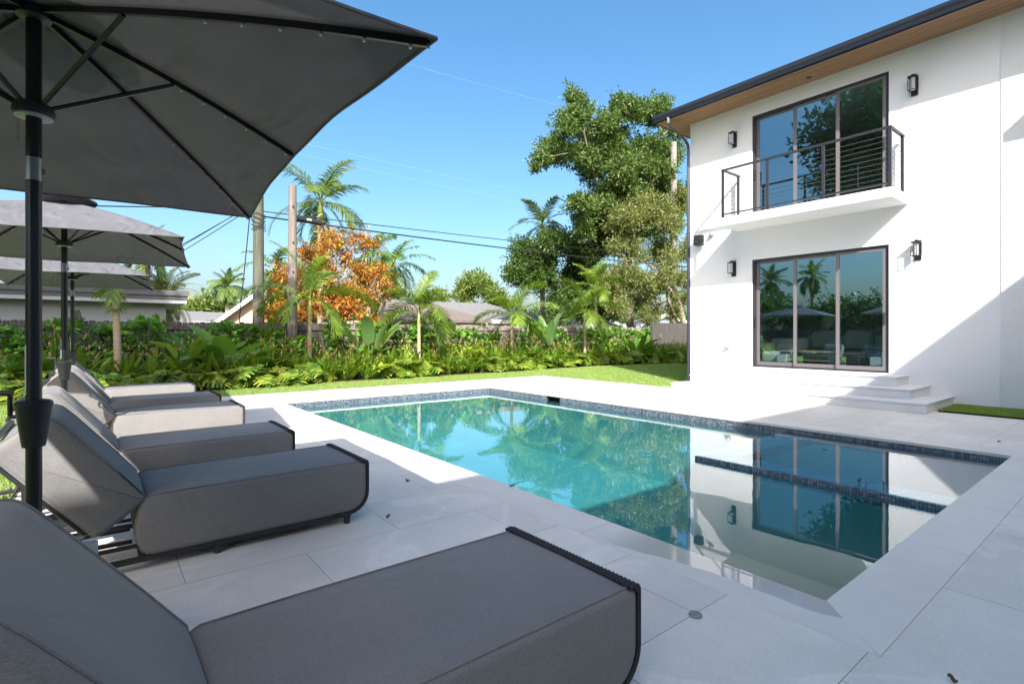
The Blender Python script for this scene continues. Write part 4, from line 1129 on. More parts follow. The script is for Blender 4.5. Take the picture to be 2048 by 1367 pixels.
def split_leaf_plant(seed, n=17, h=.46):
    rg = np.random.default_rng(seed); lb = LB()
    for i in range(n):
        az = i * 2.4 + rg.normal(0, .3); L = h * rg.uniform(.45, 1.05); el = R(rg.uniform(38, 84))
        P, T = curve((0, 0, 0), az, el, L, .45, 4)
        W = .006; sd_ = unit(np.cross(T[2], (0, 0, 1.0)))
        lb.strip(np.stack([P - sd_ * W, P + sd_ * W], 1))
        p = P[-1]; az2 = az + rg.normal(0, .5); LL_ = rg.uniform(.22, .38)
        C, TT_ = curve(p - T[-1] * .02, az2, R(rg.uniform(-45, 12)), LL_, .6, 8)
        roll = rg.normal(0, .3)
        rows = []
        for k in range(9):
            sd2 = unit(np.cross(TT_[k], (0, 0, 1.0))); up = np.cross(sd2, TT_[k]); sd2, up = sd2 * math.cos(roll) + up * math.sin(roll), up * math.cos(roll) - sd2 * math.sin(roll)
            wl = LL_ * .40 * math.sin(math.pi * (.2 + .78 * k / 8)) ** .6; rows.append([C[k] - sd2 * wl + up * wl * .10, C[k], C[k] + sd2 * wl + up * wl * .10])
        lb.strip(np.array(rows))
        for s_ in (-1, 1):
            for k in range(7):
                q = .02 + .95 * k / 7; x = q * 8; j = min(int(x), 7); c = C[j] + (C[j + 1] - C[j]) * (x - j); t = TT_[j]
                sd2 = unit(np.cross(t, (0, 0, 1.0))); up = np.cross(sd2, t); sd2, up = sd2 * math.cos(roll) + up * math.sin(roll), up * math.cos(roll) - sd2 * math.sin(roll); sd2 = sd2 * s_
                wl = LL_ * .60 * math.sin(math.pi * (.22 + .70 * q)) ** .6
                d = unit(sd2 + t * (-.45 + 1.25 * q)); e = c + d * wl - up * (.16 * wl); md = c + d * wl * .55 + up * .06 * wl
                hw = LL_ * .074
                lb.strip(np.array([[c - t * hw, c + t * hw], [md - t * hw * 1.2, md + t * hw * 1.05], [e - t * hw * .55, e + t * hw * .4]]))
    return lb
def round_leaf_shrub(seed, h=1.42, w_=.68, n=165):
    rg = np.random.default_rng(seed); lb = LB(); st = LB()
    for i in range(n):
        a = rg.uniform(0, 6.28); q = rg.random() ** .7; r = w_ * math.sqrt(rg.random()) * (1 - .55 * q * q); c = np.array([r * math.cos(a), r * math.sin(a), .15 + h * q])
        ax = unit(np.array([r * math.cos(a) * .9, r * math.sin(a) * .9, .5 + .4 * rg.random()]) + rg.normal(0, .15, 3))
        for k in range(8):
            b = k * 2.4; sd_ = unit(np.cross(ax, (math.cos(b), math.sin(b), .2))); d = unit(sd_ + ax * rg.uniform(.2, .9))
            L = rg.uniform(.07, .115); s2 = unit(np.cross(d, ax)) * L * .34; p0 = c + ax * (.012 * k - .03); up = unit(np.cross(s2, d))
            lb.strip(np.array([[p0 - s2 * .15, p0, p0 + s2 * .15], [p0 + d * L * .45 - s2 + up * .008, p0 + d * L * .45, p0 + d * L * .45 + s2 + up * .008], [p0 + d * L * .85 - s2 * .8, p0 + d * L * .88, p0 + d * L * .85 + s2 * .8], [p0 + d * L - s2 * .15, p0 + d * L, p0 + d * L + s2 * .15]]))
    for i in range(26):
        a = rg.uniform(0, 6.28); r = w_ * .7 * math.sqrt(rg.random()); z = h * rg.uniform(.5, 1)
        P = np.array([(0, 0, 0), (r * .4 * math.cos(a), r * .4 * math.sin(a), z * .5), (r * math.cos(a), r * math.sin(a), z)]); sd_ = np.array([-math.sin(a), math.cos(a), 0]) * .008
        st.strip(np.stack([P - sd_, P + sd_], 1))
    return lb, st
def elephant_ear(seed, n=11, h=1.0, blade_l=.85, tilt=(30, 78)):
    rg = np.random.default_rng(seed); lb = LB()
    for i in range(n):
        az = i * 2.4 + rg.normal(0, .25); el = R(rg.uniform(*tilt)); L = h * rg.uniform(.6, 1.05)
        P, T = curve((0, 0, 0), az, el, L, .35, 5)
        sd_ = unit(np.cross(T[2], (0, 0, 1.0))); wv = np.linspace(.028, .014, 6)[:, None]
        lb.strip(np.stack([P - sd_ * wv, P + np.array([0, 0, 1]) * wv, P + sd_ * wv], 1))
        bl = blade_l * rg.uniform(.7, 1.1); n2 = 16
        C, T2 = curve(P[-1] - T[-1] * bl * .18, az + rg.normal(0, .2), R(rg.uniform(25, 70)), bl, rg.uniform(.5, 1.2), n2)
        rows = []
        for k in range(n2 + 1):
            q = k / n2; wq = bl * .36 * (math.sin(math.pi * min(1, .12 + .88 * q) ** .62) ** .85 if q < 1 else .02); wq = max(wq, .012)
            s2 = unit(np.cross(T2[k], (0, 0, 1.0))); up = np.cross(s2, T2[k]); e = .07 * (1 if k % 2 else -1)
            rows.append([C[k] - s2 * wq * (1 + e) + up * wq * (.30 + e), C[k] - s2 * wq * .5 + up * wq * (.18 - e * .7), C[k], C[k] + s2 * wq * .5 + up * wq * (.18 + e * .7), C[k] + s2 * wq * (1 - e) + up * wq * (.30 - e)])
        lb.strip(np.array(rows))
    return lb
def paddle_plant(seed, n=9, h=1.0, bl=.95, tilt=(45, 86)):
    rg = np.random.default_rng(seed); lb = LB()
    for i in range(n):
        az = i * 2.4 + rg.normal(0, .2); el = R(rg.uniform(*tilt)); L = h * rg.uniform(.55, 1.1)
        P, T = curve((0, 0, 0), az, el, L, .25, 5); sd_ = unit(np.cross(T[2], (0, 0, 1.0))); wv = np.linspace(.03, .014, 6)[:, None]
        lb.strip(np.stack([P - sd_ * wv, P + np.array([0, 0, 1]) * wv, P + sd_ * wv], 1))
        blade(lb, P[-1], az + rg.normal(0, .2), el - R(rg.uniform(0, 14)), bl * rg.uniform(.75, 1.1), .34 * rg.uniform(.8, 1.1), rg.uniform(.2, 1.3), .35, 14, .55, wave=.05, peak=.4)
    return lb

# landmarks along the bed, so that each plant's label can say where it stands
def bx(px, y): return at_y(px, 700, y)[0]
LM = [(bx(60, 15), 'the far left bed end'), (bx(236, 15), 'the bare palm trunk'), (bx(445, 15), 'the big dark elephant ear'), (bx(582, 15), 'the weathered pole'),
      (bx(660, 15), 'the orange banded palm'), (bx(738, 15), 'the grey banana plant'), (bx(838, 15), 'the second slender palm'), (bx(930, 15), 'the yellow elephant ear'),
      (bx(1024, 15), 'the third slender palm'), (bx(1098, 15), 'the tall banana plant'), (bx(1170, 15), 'the fourth slender palm'), (bx(1275, 15), 'the dark paddle plant'), (bx(1345, 15), 'the white house corner')]
def where(x):
    i = min(range(len(LM)), key=lambda k: abs(LM[k][0] - x)); d = x - LM[i][0]
    return ('just left of ' if d < -.45 else 'just right of ' if d > .45 else 'in line with ') + LM[i][1]
rnd = random.Random(11)
def front_y(x):
    for (xa, ya), (xb, yb) in zip(BED0[:-1], BED0[1:]):
        if xa <= x <= xb: return ya + (yb - ya) * (x - xa) / (xb - xa)
    return 14.3
protos = {}
for k in range(3):
    lb, fl = lance_clump(20 + k); protos['lance', k] = (lb, fl)
def first_or_dup(key, builder, loc, rz, label, sc):
    if key not in protos2: protos2[key] = builder(); o = protos2[key]; o.location = loc; o.rotation_euler.z = rz; o.scale = (sc,) * 3; o['label'] = label; return o
    return dup(protos2[key], loc, rz, label, None, sc)
protos2 = {}
def b_lance(k): return lambda: foliage_thing('ginger_clump', '', 'plant', 'orange flowered ginger clumps in the planting bed', protos['lance', k][0], G['heli'], ('blossom', protos['lance', k][1], G['flower']))
def b_split(k): return lambda: foliage_thing('split_leaf_plant', '', 'plant', 'low split leaved plants along the bed edge', split_leaf_plant(40 + k), G['mons'])
def b_round(k):
    def f():
        lb, st = round_leaf_shrub(60 + k); return foliage_thing('round_leaf_shrub', '', 'shrub', 'glossy round leaved shrubs along the fence', lb, G['clus'], ('stem', st, M['bark']))
    return f
SPLITS = []
x = -6.5
while x < 21.5:                                      # front row
    px_est = x
    sunny = 4.2 < x < 16.5
    kind = 'split' if (rnd.random() < (.8 if not sunny else .42)) else 'lance'
    y = front_y(x) + rnd.uniform(.22, .42)
    if kind == 'split': first_or_dup(('split', rnd.randrange(4)), b_split(len(protos2) % 3), (x, y, .01), rnd.uniform(0, 6.3), 'low split leaved plant at the lawn edge ' + where(x), rnd.uniform(1.05, 1.5))
    else: first_or_dup(('lance', rnd.randrange(3)), b_lance(len(protos2) % 3), (x, y, .01), rnd.uniform(0, 6.3), 'flowering ginger clump at the lawn edge ' + where(x), rnd.uniform(.75, .95))
    x += rnd.uniform(.40, .56)
x = -6.2
while x < 22:                                        # second row
    y = front_y(x) + rnd.uniform(.75, 1.05)
    first_or_dup(('lance', rnd.randrange(3)), b_lance(len(protos2) % 3), (x, y, .01), rnd.uniform(0, 6.3), 'taller ginger clump mid bed ' + where(x), rnd.uniform(.95, 1.3))
    x += rnd.uniform(.40, .56)
x = -6.4
while x < 22:                                        # third row
    y = front_y(x) + rnd.uniform(1.25, 1.6)
    first_or_dup(('lance', rnd.randrange(3)), b_lance(len(protos2) % 3), (x, y, .01), rnd.uniform(0, 6.3), 'tall ginger clump behind the mid row ' + where(x), rnd.uniform(1.05, 1.4))
    x += rnd.uniform(.55, .85)
x = -7.0
while x < 22.5:                                      # shrubs before the fence
    y = rnd.uniform(15.9, 16.5)
    first_or_dup(('round', rnd.randrange(3)), b_round(len(protos2) % 3), (x, y, .01), rnd.uniform(0, 6.3), 'round leaved shrub against the fence ' + where(x), rnd.uniform(.76, 1.10))
    x += rnd.uniform(.64, .92)
def single(name, label, cat, px, y, lb, leafm, rz=0, sc=1):
    o = foliage_thing(name, label, cat, None, lb, leafm); o.location = (bx(px, y), y, .01); o.rotation_euler.z = rz; o.scale = (sc,) * 3; return o
single('elephant_ear', 'big dark green elephant ear with scalloped upright leaves left of the utility pole', 'plant', 452, 15.0, elephant_ear(1, 12, 1.15, 1.05), G['ear'], 1.1)
single('elephant_ear', 'elephant ear lit yellow green by the sun between the second and third slender palms', 'plant', 930, 15.5, elephant_ear(5, 11, .95, .85, (45, 82)), G['earsun'], .4)
single('elephant_ear', 'shaded elephant ear at the far left edge of the bed', 'plant', 40, 15.3, elephant_ear(8, 10, 1.05, .9, (25, 70)), G['ear'], 2.2)
single('banana_plant', 'grey green banana leaved plant with upright paddles by the orange croton', 'plant', 740, 15.1, paddle_plant(2, 10, 1.0, 1.0), G['bop'], .6, 1.1)
single('banana_plant', 'tall narrow banana leaved plant between the third and fourth slender palms', 'plant', 1098, 15.6, paddle_plant(3, 6, 1.15, 1.1, (74, 88)), G['bop'], 1.0, 1.05)
single('paddle_plant', 'dark paddle leaved plant in the house shadow at the bed end', 'plant', 1275, 14.9, paddle_plant(4, 11, .85, .85, (35, 80)), G['ear'], .2, 1.0)
single('paddle_plant', 'upright lance leaved plant right of the leaning bare palm trunk', 'plant', 372, 14.7, paddle_plant(6, 7, .7, .8, (62, 86)), G['heli'], .2, 1.0)
lb, _ = lance_clump(91, 40, 1.25, .06, 0); single('spiky_plant', 'spiky arching green plant left of the weathered pole', 'plant', 545, 15.0, lb, G['heli'])
lb, _ = lance_clump(92, 34, 1.2, .07, 0); single('spiky_plant', 'arching dark plant by the white house corner', 'plant', 1325, 14.6, lb, G['ear'])
lb, fl = lance_clump(93, 26, 1.35, .10, 8); o = foliage_thing('heliconia', 'tall heliconia with red orange flowers behind the second umbrella pole', 'plant', None, lb, G['heli'], ('blossom', fl, G['flower'])); o.location = (bx(112, 15.3), 15.3, .01)

# young slender palms in the bed
def bed_palm(label, px, y, toppx, toppy, seed, flen=1.55, fr=9, band=None, **k):
    b = (bx(px, y), y, 0); tp = at_y(toppx, toppy, y)
    return palm('young_palm', label, b, tp, .075, .05, fr, flen, k.pop('ll', .50), .034, seed, G['palm'], M['palmtrunk'], 'slender young palms along the planting bed', shaft=.42, el=k.pop('el', (84, -12)), droop=k.pop('droop', 1.5), nl=44, hang=.45, band=band, **k)
bed_palm('slender young palm with an orange band round its trunk in front of the croton', 619, 15.2, 619, 622, 31, 1.95, 11, .5)
bed_palm('second slender palm with a drooping crown before the brown roofed house', 838, 15.2, 838, 648, 32, 1.75, 12)
bed_palm('third slender palm with a yellow trunk in full sun right of the elephant ear', 1024, 15.2, 1023, 650, 33, 1.8, 12)
bed_palm('fourth slender palm beside the edge of the house shadow', 1170, 15.3, 1170, 640, 34, 1.6, 11)
bed_palm('taller thin palm close behind the fourth slender palm with upright fronds', 1198, 16.2, 1190, 590, 35, 1.7, 9, el=(82, 10))
palm('bare_palm', 'leaning bare palm trunk with a few small fronds at its top', (bx(238, 14.9), 14.9, 0), at_y(231, 592, 14.9), .085, .065, 4, .7, .3, .03, 36, G['palm'], M['palmtrunk'], shaft=.3, el=(40, -50), droop=1.6, nl=14)

# ================================================================== FENCES AND POLES
def fence(name, label, x0, x1, y, h, mt, seed, railside=True, bw=.145):
    t = thing(name, label, 'fence', (x0, y, 0)); rg = random.Random(seed); m = MB(); x = x0
    while x < x1:
        hh = h + rg.uniform(-.02, .02); a, b = x + .003, x + bw - .004; yy = y + rg.uniform(-.004, .004); c = .022
        m.prism_y([(a, -.05), (b, -.05), (b, hh - c), (b - c, hh), (a + c, hh), (a, hh - c)], yy, yy + .02); x += bw
    obj('board_panel', m, mt, t, (x0, y, 0), fixn=True)
    for z in (.35, h - .22):
        m = MB(); m.box(x0, x1, y - .05, y - .012, z, z + .09); obj('rail', m, mt, t, (x0, y, 0))
    x = x0 + .4
    while x < x1: 
        m = MB(); m.box(x, x + .09, y - .145, y - .055, -.05, h - .08); obj('post', m, mt, t, (x0, y, 0)); x += 2.42
    return t
fence('wooden_fence', 'dark weathered dog eared board fence behind the left half of the bed', -9, 6.4, 17.2, 1.64, M['fence'], 1)
fence('wooden_fence', 'greyish tan board fence with a horizontal rail behind the right half of the bed', 6.46, 24.5, 17.2, 1.66, M['fence2'], 2)
m = MB(); m.box(-.05, .05, -.05, .05, 0, 1.62); o = obj('fence_post', m, M['post'], bevel=.006); o.location = (bx(262, 17.0), 17.0, 0); tag(o, 'pale tan square post standing in front of the dark fence', 'post')
m = MB(); m.box(-.09, .09, -.012, .012, -.35, .35); o = obj('loose_board', m, M['fence'], bevel=.004); o.location = (bx(160, 17.0), 17.0, 1.55); o.rotation_euler.y = R(-16); tag(o, 'short loose board tilted against the dark fence top', 'board')
sf_ = thing('side_fence', 'dark shaded fence beside the white house corner', 'fence', (20.2, 13.6, 0)); m = MB(); m.box(20.2, 24.5, 14.9, 14.94, 0, 1.85); obj('board_panel', m, M['fence'], sf_, (20.2, 13.6, 0)); m = MB(); m.box(20.15, 20.25, 14.86, 14.96, 0, 1.9); obj('post', m, M['fence'], sf_, (20.2, 13.6, 0))
def upole(label, px, y, toppy, r0, r1, mt, extra=None):
    b = np.array([bx(px, y), y, 0]); z = at_y(px, toppy, y)[2]; t = thing('utility_pole', label, 'utility pole', b)
    m = MB(); m.tube([(0, 0, -.1), (0, 0, z * .5), (0, 0, z)], [r0, (r0 + r1) / 2, r1], 16); obj('shaft', m, mt, t, smooth=40)
    return t, b, z
p1, b1, z1 = upole('old grey green utility pole with wires at its top left of the other pole', 517, 18.0, 392, .185, .15, M['poleold'])
m = MB()
for k in range(5):
    zz = at_y(517, 430 + k * 7, 18)[2]; m.tube([(.20 * math.cos(a), .20 * math.sin(a) , zz + .05 * math.sin(a * 2 + k)) for a in np.linspace(0, 6.2, 14)], .012, 5)
obj('wire_coil', m, M['wire'], p1)
p2, b2, z2 = upole('weathered pale wooden pole standing in front of the fence beside the croton', 585, 16.8, 371, .155, .115, M['polewood'])
m = MB()
for zz in (3.2, 4.1, 5.2): m.tube([(-.02, -.16, zz), (-.02, -.10, zz)], .025, 8)
obj('bolt', m, M['wire'], p2)
p3, b3, z3 = upole('tall pale grey pole among the trees beside the white house', 1347, 19.5, 285, .26, .20, M['concrete'])
def wire(label, a, b, sag, r, mt=M['wire'], group='overhead wires', name='overhead_wire'):
    a, b = np.array(a), np.array(b); pts = [a + (b - a) * q - np.array([0, 0, sag * 4 * q * (1 - q)]) for q in np.linspace(0, 1, 25)]
    m = MB(); m.tube(pts - a, r, 5); o = obj(name, m, mt); o.location = a; return tag(o, label, 'wire', group)
wire('upper black overhead wire running right from the old utility pole', at_y(520, 422, 18), at_y(1500, 528, 18.5), .12, .016)
wire('lower thick black overhead wire carrying the splice box', at_y(520, 432, 18), at_y(1500, 543, 18.3), .22, .026)
wire('left overhead wire nearest the old pole, rising to the umbrella edge', at_y(520, 400, 18), at_y(150, 600, 30), .1, .014)
wire('thin overhead wire second from the old pole on its left', at_y(520, 398, 18), at_y(120, 628, 34), .1, .012)
wire('thin overhead wire third from the old pole on its left', at_y(520, 405, 18), at_y(180, 610, 40), .1, .014)
wire('black overhead wire above the second umbrella top', at_y(-400, 396, 18), at_y(517, 415, 18), .05, .018)
wire('twisted hanging cable running down left of the old utility pole', at_y(500, 425, 18), at_y(478, 645, 18.0), .02, .018)
wire('high pale wire crossing the sky above the poles', at_y(500, 262, 26), at_y(1500, 470, 26), .3, .0042, M['wirelight'])
wire('pale wire crossing the sky below the highest one', at_y(500, 285, 26), at_y(1500, 492, 26), .3, .0042, M['wirelight'])
wire('faint upper pale wire right of the umbrella tip', at_y(780, 118, 26), at_y(1500, 300, 26), .3, .0042, M['wirelight'])
sb = thing('splice_box', 'black cylindrical splice enclosure hanging on the overhead wire by the pole', 'cable box', at_y(618, 441, 17.9))
m = MB(); m.tube([(-.42, 0, .03), (-.38, 0, .03), (.38, 0, -.03), (.42, 0, -.03)], [.05, .095, .095, .05], 12); obj('case', m, M['plastic'], sb, smooth=40)
m = MB(); m.box(-.1, .06, -.1, -.09, -.02, .04); obj('plate', m, M['vent'], sb)

# ================================================================== NEIGHBOUR HOUSES
def gable(name, label, loc, rz, w_, d_, hw_, hp, wallm, roofm, ov=.45, windows=()):
    """gabled house: width along local x, ridge along local y"""
    t = thing(name, label, 'house', loc); t.rotation_euler.z = rz
    m = MB(); a = w_ / 2
    m.prism_y([(-a, -.1), (a, -.1), (a, hw_), (0, hp), (-a, hw_)], 0, d_); obj('wall', m, wallm, t)
    m = MB(); th = .14; s_ = (hp - hw_) / a
    for sg in (-1, 1):
        m.prism_y([(0, hp + .02), (sg * (a + ov), hw_ - s_ * ov + .02), (sg * (a + ov), hw_ - s_ * ov + .02 + th), (0, hp + .02 + th)], -ov, d_ + ov)
    rf = obj('roof', m, roofm, t)
    m = MB()
    for sg in (-1, 1):
        m.prism_y([(0, hp - .10), (sg * (a + ov), hw_ - s_ * ov - .10), (sg * (a + ov), hw_ - s_ * ov + .17), (0, hp + .18)], -ov - .03, -ov - .002)
    obj('barge_board', m, M['trimwhite'], rf)
    m = MB()
    for sg in (-1, 1): m.prism_y([(0, hp + .0), (sg * (a + ov - .03), hw_ - s_ * ov + .005), (sg * (a + ov - .03), hw_ - s_ * ov + .015), (0, hp + .012)], -ov, 0)
    obj('eave_lining', m, M['soffitpeach'], rf)
    for (x0, x1, z0, z1) in windows:
        m = MB(); m.box(x0, x1, -.03, -.005, z0, z1); f = obj('window', m, M['trimwhite'], t); m = MB(); m.box(x0 + .06, x1 - .06, -.045, -.031, z0 + .06, z1 - .06); obj('pane', m, M['pane'], f)
    return t
# flat roofed grey house behind the left fence
yl = 24.0
xr = at_y(332, 640, yl)[0]; xe = at_y(374, 600, 23.4)[0]
nh = thing('neighbour_house', 'low grey house with a flat dark roof edge behind the left fence', 'house', (xr, yl, 0)); o3 = (xr, yl, 0)
m = MB(); m.box(xr - 20, xr, yl, yl + 9, -.1, 2.45); obj('wall', m, M['ngrey'], nh, o3)
m = MB(); m.box(xr - 20.5, xe, yl - .75, yl + 9.8, 2.60, 2.90); rf = obj('roof', m, M['trimgrey'], nh, o3)
m = MB(); m.box(xr - 20.5, xe - .02, yl - .72, yl + 9.7, 2.455, 2.595); obj('eave', m, M['ngrey'], rf, o3)
m = MB(); m.box(xr - 20.6, xe + .04, yl - .80, yl - .76, 2.74, 2.93); obj('roof_edge', m, M['trimgrey'], rf, o3)
for a in (6.2, 10.5):
    m = MB(); m.box(xr - a - 1.2, xr - a, yl - .02, yl - .002, 1.0, 2.1); w_ = obj('window', m, M['trimwhite'], nh, o3); m = MB(); m.box(xr - a - 1.12, xr - a - .08, yl - .035, yl - .021, 1.08, 2.02); obj('pane', m, M['pane'], w_, o3)
g1 = at_y(515, 648, 33)
gable('gabled_house', 'peach house with a white trimmed gable left of the utility pole', (g1[0], 33, 0), R(-24), 4.6, 9, 1.7, 3.55, M['peach'], M['shingle'], .5)
g2 = at_y(420, 640, 42)
t = thing('low_house', 'distant low white house with a grey roof beside the peach gable', 'house', (g2[0], 42, 0)); o4 = (g2[0], 42, 0)
m = MB(); m.box(g2[0] - 5, g2[0] + 3.5, 42, 50, -.1, 2.2); obj('wall', m, M['nwhite'], t, o4); m = MB(); m.add([(g2[0] - 5.5, 41.5, 2.25), (g2[0] + 4, 41.5, 1.9), (g2[0] + 4, 47, 3.0), (g2[0] - 5.5, 47, 3.2), (g2[0] - 5.5, 41.5, 2.08), (g2[0] + 4, 41.5, 1.73)], [(0, 1, 2, 3), (4, 5, 1, 0)]); obj('roof', m, M['shingle'], t, o4, fixn=False)
# long hip roofed house in the middle
yh = 27.0
L0, L1_ = at_y(772, 640, yh)[0], at_y(1112, 640, yh)[0]
t = thing('hip_roof_house', 'long peach house with grey and brown shingle roof behind the middle fence', 'house', (L0, yh, 0)); o5 = (L0, yh, 0)
m = MB(); m.box(L0, L1_, yh, yh + 10, -.1, 2.15); obj('wall', m, M['peach'], t, o5)
za = at_y(890, 602, yh + 4)[2]
xm = at_y(955, 640, yh)[0]
m = MB(); m.add([(L0 - .6, yh - .7, 2.15), (xm + .6, yh - .7, 2.15), (at_y(868, 612, yh + 3.4)[0], yh + 3.4, za - .25), (L0 + 1.2, yh + 3.4, za - .25)], [(0, 1, 2, 3)]); m.box(L0 - .6, xm + .6, yh - .72, yh - .68, 2.0, 2.15)
rf = obj('roof', m, M['brownsh'], t, o5, fixn=False)
m = MB(); m.add([(L0 - .6, yh - .2, 2.2), (L1_ + .6, yh - .2, 2.2), (L1_ - 2.8, yh + 4.5, za), (L0 + 2, yh + 4.5, za), (L1_ + .6, yh + 9, 2.2)], [(0, 1, 2, 3), (1, 4, 2)]); m.box(xm + .62, L1_ + .6, yh - .7, yh - .21, 2.05, 2.2)
rf2 = obj('roof', m, M['shingle'], t, o5, fixn=False)
m = MB(); m.box(xm + .6, L1_ + .65, yh - .74, yh - .702, 1.98, 2.22); obj('fascia', m, M['trimwhite'], rf2, o5)
for px in (812, 868, 905, 962, 1005, 1050, 1085):
    a = at_y(px, 640, yh)[0]; m = MB(); m.box(a - .5, a + .5, yh - .02, yh - .002, 1.15, 1.98); w_ = obj('window', m, M['trimwhite'], t, o5); m = MB(); m.box(a - .44, a - .03, yh - .035, yh - .021, 1.2, 1.92); m.box(a + .03, a + .44, yh - .035, yh - .021, 1.2, 1.92); obj('pane', m, M['pane'], w_, o5)
g3 = at_y(1180, 650, 31); gable('gabled_house', 'white gabled house half hidden behind the slender palms', (g3[0], 31, 0), R(-38), 6.4, 9, 1.9, 3.0, M['nwhite'], M['shingle'], .4, ((-2.2, -1.2, .9, 1.8),))
g4 = at_y(1332, 650, 26); gable('gabled_house', 'pale blue house glimpsed beside the tall pale pole', (g4[0], 26, 0), R(-40), 4.5, 7, 2.0, 2.9, M['bluewall'], M['shingle'], .3)

# ================================================================== TREES
def blob(px, py, y, rpx, rg, sq=.8, dy=1.0):
    yy = y + rg.normal(0, dy); c = at_y(px, py, yy); k = scale_y(px, yy); return (*c, rpx * k, rpx * k * .9, rpx * k * sq)
def crown_of(lst, y, seed, dy=1.0, split=4):
    rg = np.random.default_rng(seed); out = []
    for px, py, r in lst:
        for _ in range(split):
            out.append(blob(px + rg.normal(0, r * .45), py + rg.normal(0, r * .4), y, r * rg.uniform(.55, .85), rg, .8, dy))
    return out
# big tree beside the house
bl = crown_of([(1160, 215, 26), (1112, 300, 34), (1150, 255, 34), (1205, 260, 40), (1270, 232, 34), (1325, 228, 30), (1240, 300, 48), (1180, 330, 40), (1300, 290, 42), (1345, 320, 36), (1160, 395, 22), (1210, 380, 36), (1270, 370, 48), (1340, 395, 42), (1160, 440, 22), (1190, 440, 22), (1230, 440, 32), (1085, 318, 20), (1180, 455, 26), (1350, 260, 30), (1310, 350, 40), (1165, 310, 30), (1245, 215, 26), (1148, 205, 20), (1240, 455, 40), (1290, 440, 40), (1215, 480, 30), (1185, 405, 30), (1250, 395, 40), (1225, 350, 36), (1280, 330, 36)], 21.5, 5, 1.3)
B = at_y(1262, 640, 21.5)
tree('shade_tree', 'tallest broad leafed tree with a ragged crown beside the white house', 'tree', (B[0], 21.5, 0), bl, G['oak'], M['bark'], .26, tuple(at_y(1258, 470, 21.5)), 48, .19, .085, 6, clump=16)
bl = crown_of([(1350, 625, 24), (1385, 560, 28), (1300, 635, 24), (1385, 480, 28), (1365, 600, 24), (1365, 400, 26), (1220, 570, 28), (1330, 560, 30), (1255, 440, 34), (1310, 420, 38), (1350, 450, 32), (1240, 500, 36), (1300, 495, 42), (1350, 520, 26), (1270, 560, 40), (1245, 600, 32), (1300, 590, 32), (1235, 540, 26)], 18.9, 7, .6)
B = at_y(1383, 655, 18.9)
tree('olive_tree', 'lower olive green tree with a pale forked leaning trunk at the house corner', 'tree', (B[0], 18.9, 0), bl, G['olive'], M['palebark'], .20, tuple(at_y(1345, 560, 18.9)), 52, .17, .055, 8, clump=14)
bl = crown_of([(1050, 510, 36), (1100, 500, 38), (1150, 490, 34), (1030, 555, 24), (1080, 560, 40), (1130, 560, 42), (1180, 540, 44), (1200, 600, 36), (1105, 615, 30), (1160, 620, 24), (1225, 620, 30), (1215, 560, 34), (1250, 600, 30), (1190, 490, 30)], 23.5, 9, 1.0)
B = at_y(1120, 650, 23.5)
tree('dark_tree', 'dark dense leafed tree mass left of the tall shade tree', 'tree', (B[0], 23.5, 0), bl, G['darktree'], M['bark'], .22, tuple(at_y(1115, 575, 23.5)), 44, .22, .085, 10, clump=14)
bl = crown_of([(925, 585, 20), (960, 575, 24), (990, 590, 22), (880, 600, 14)], 44, 11, 1.2)
B = at_y(955, 650, 44); tree('light_tree', 'pale green feathery tree beyond the grey roof', 'tree', (B[0], 44, 0), bl, G['lighttree'], M['bark'], .2, tuple(at_y(955, 610, 44)), 34, .42, .16, 12)
bl = crown_of([(405, 612, 14), (435, 612, 12), (380, 618, 12)], 60, 13, 1.5)
B = at_y(410, 640, 60); tree('far_tree', 'low distant green tree behind the peach gabled house', 'tree', (B[0], 60, 0), bl, G['lighttree'], M['bark'], .2, tuple(at_y(410, 625, 60)), 30, .5, .2, 14)
# far wood beyond the houses
rg = np.random.default_rng(99); bl = []
for i in range(150):
    x = -30 + i * 1.25; y = 78 + rg.uniform(-6, 6); h = rg.uniform(3.5, 6.5) * (1 if x > 5 else .8)
    bl.append((x, y, h * .5, rg.uniform(2, 3.4), 2.0, h * .5))
V, Q, _ = leaf_cloud(bl, 9, .7, .35, 98, .5, 8)
me = mesh_arrays('distant_trees', V, Q); me.materials.append(G['darktree']); tag(link('distant_trees', me), 'far low belt of dark green trees behind all the neighbouring houses', 'trees', kind='stuff')
# croton with orange leaves
bl = crown_of([(560, 600, 24), (556, 645, 24), (592, 548, 22), (660, 490, 28), (610, 500, 20), (720, 480, 26), (640, 540, 34), (700, 530, 26), (580, 560, 28), (745, 545, 22), (690, 580, 36), (630, 600, 36), (740, 590, 26), (570, 620, 26), (690, 630, 36), (770, 580, 14), (600, 640, 24), (745, 635, 22)], 18.9, 15, .5, 3)
B = at_y(668, 660, 18.9)
tree('croton', 'big orange leaved croton bush behind the fence and the weathered pole', 'shrub', (B[0], 18.9, 0), bl, G['croton'], M['palebark'], .10, tuple(at_y(665, 630, 18.9)), 66, .18, .055, 16, clump=12, shell=.5)
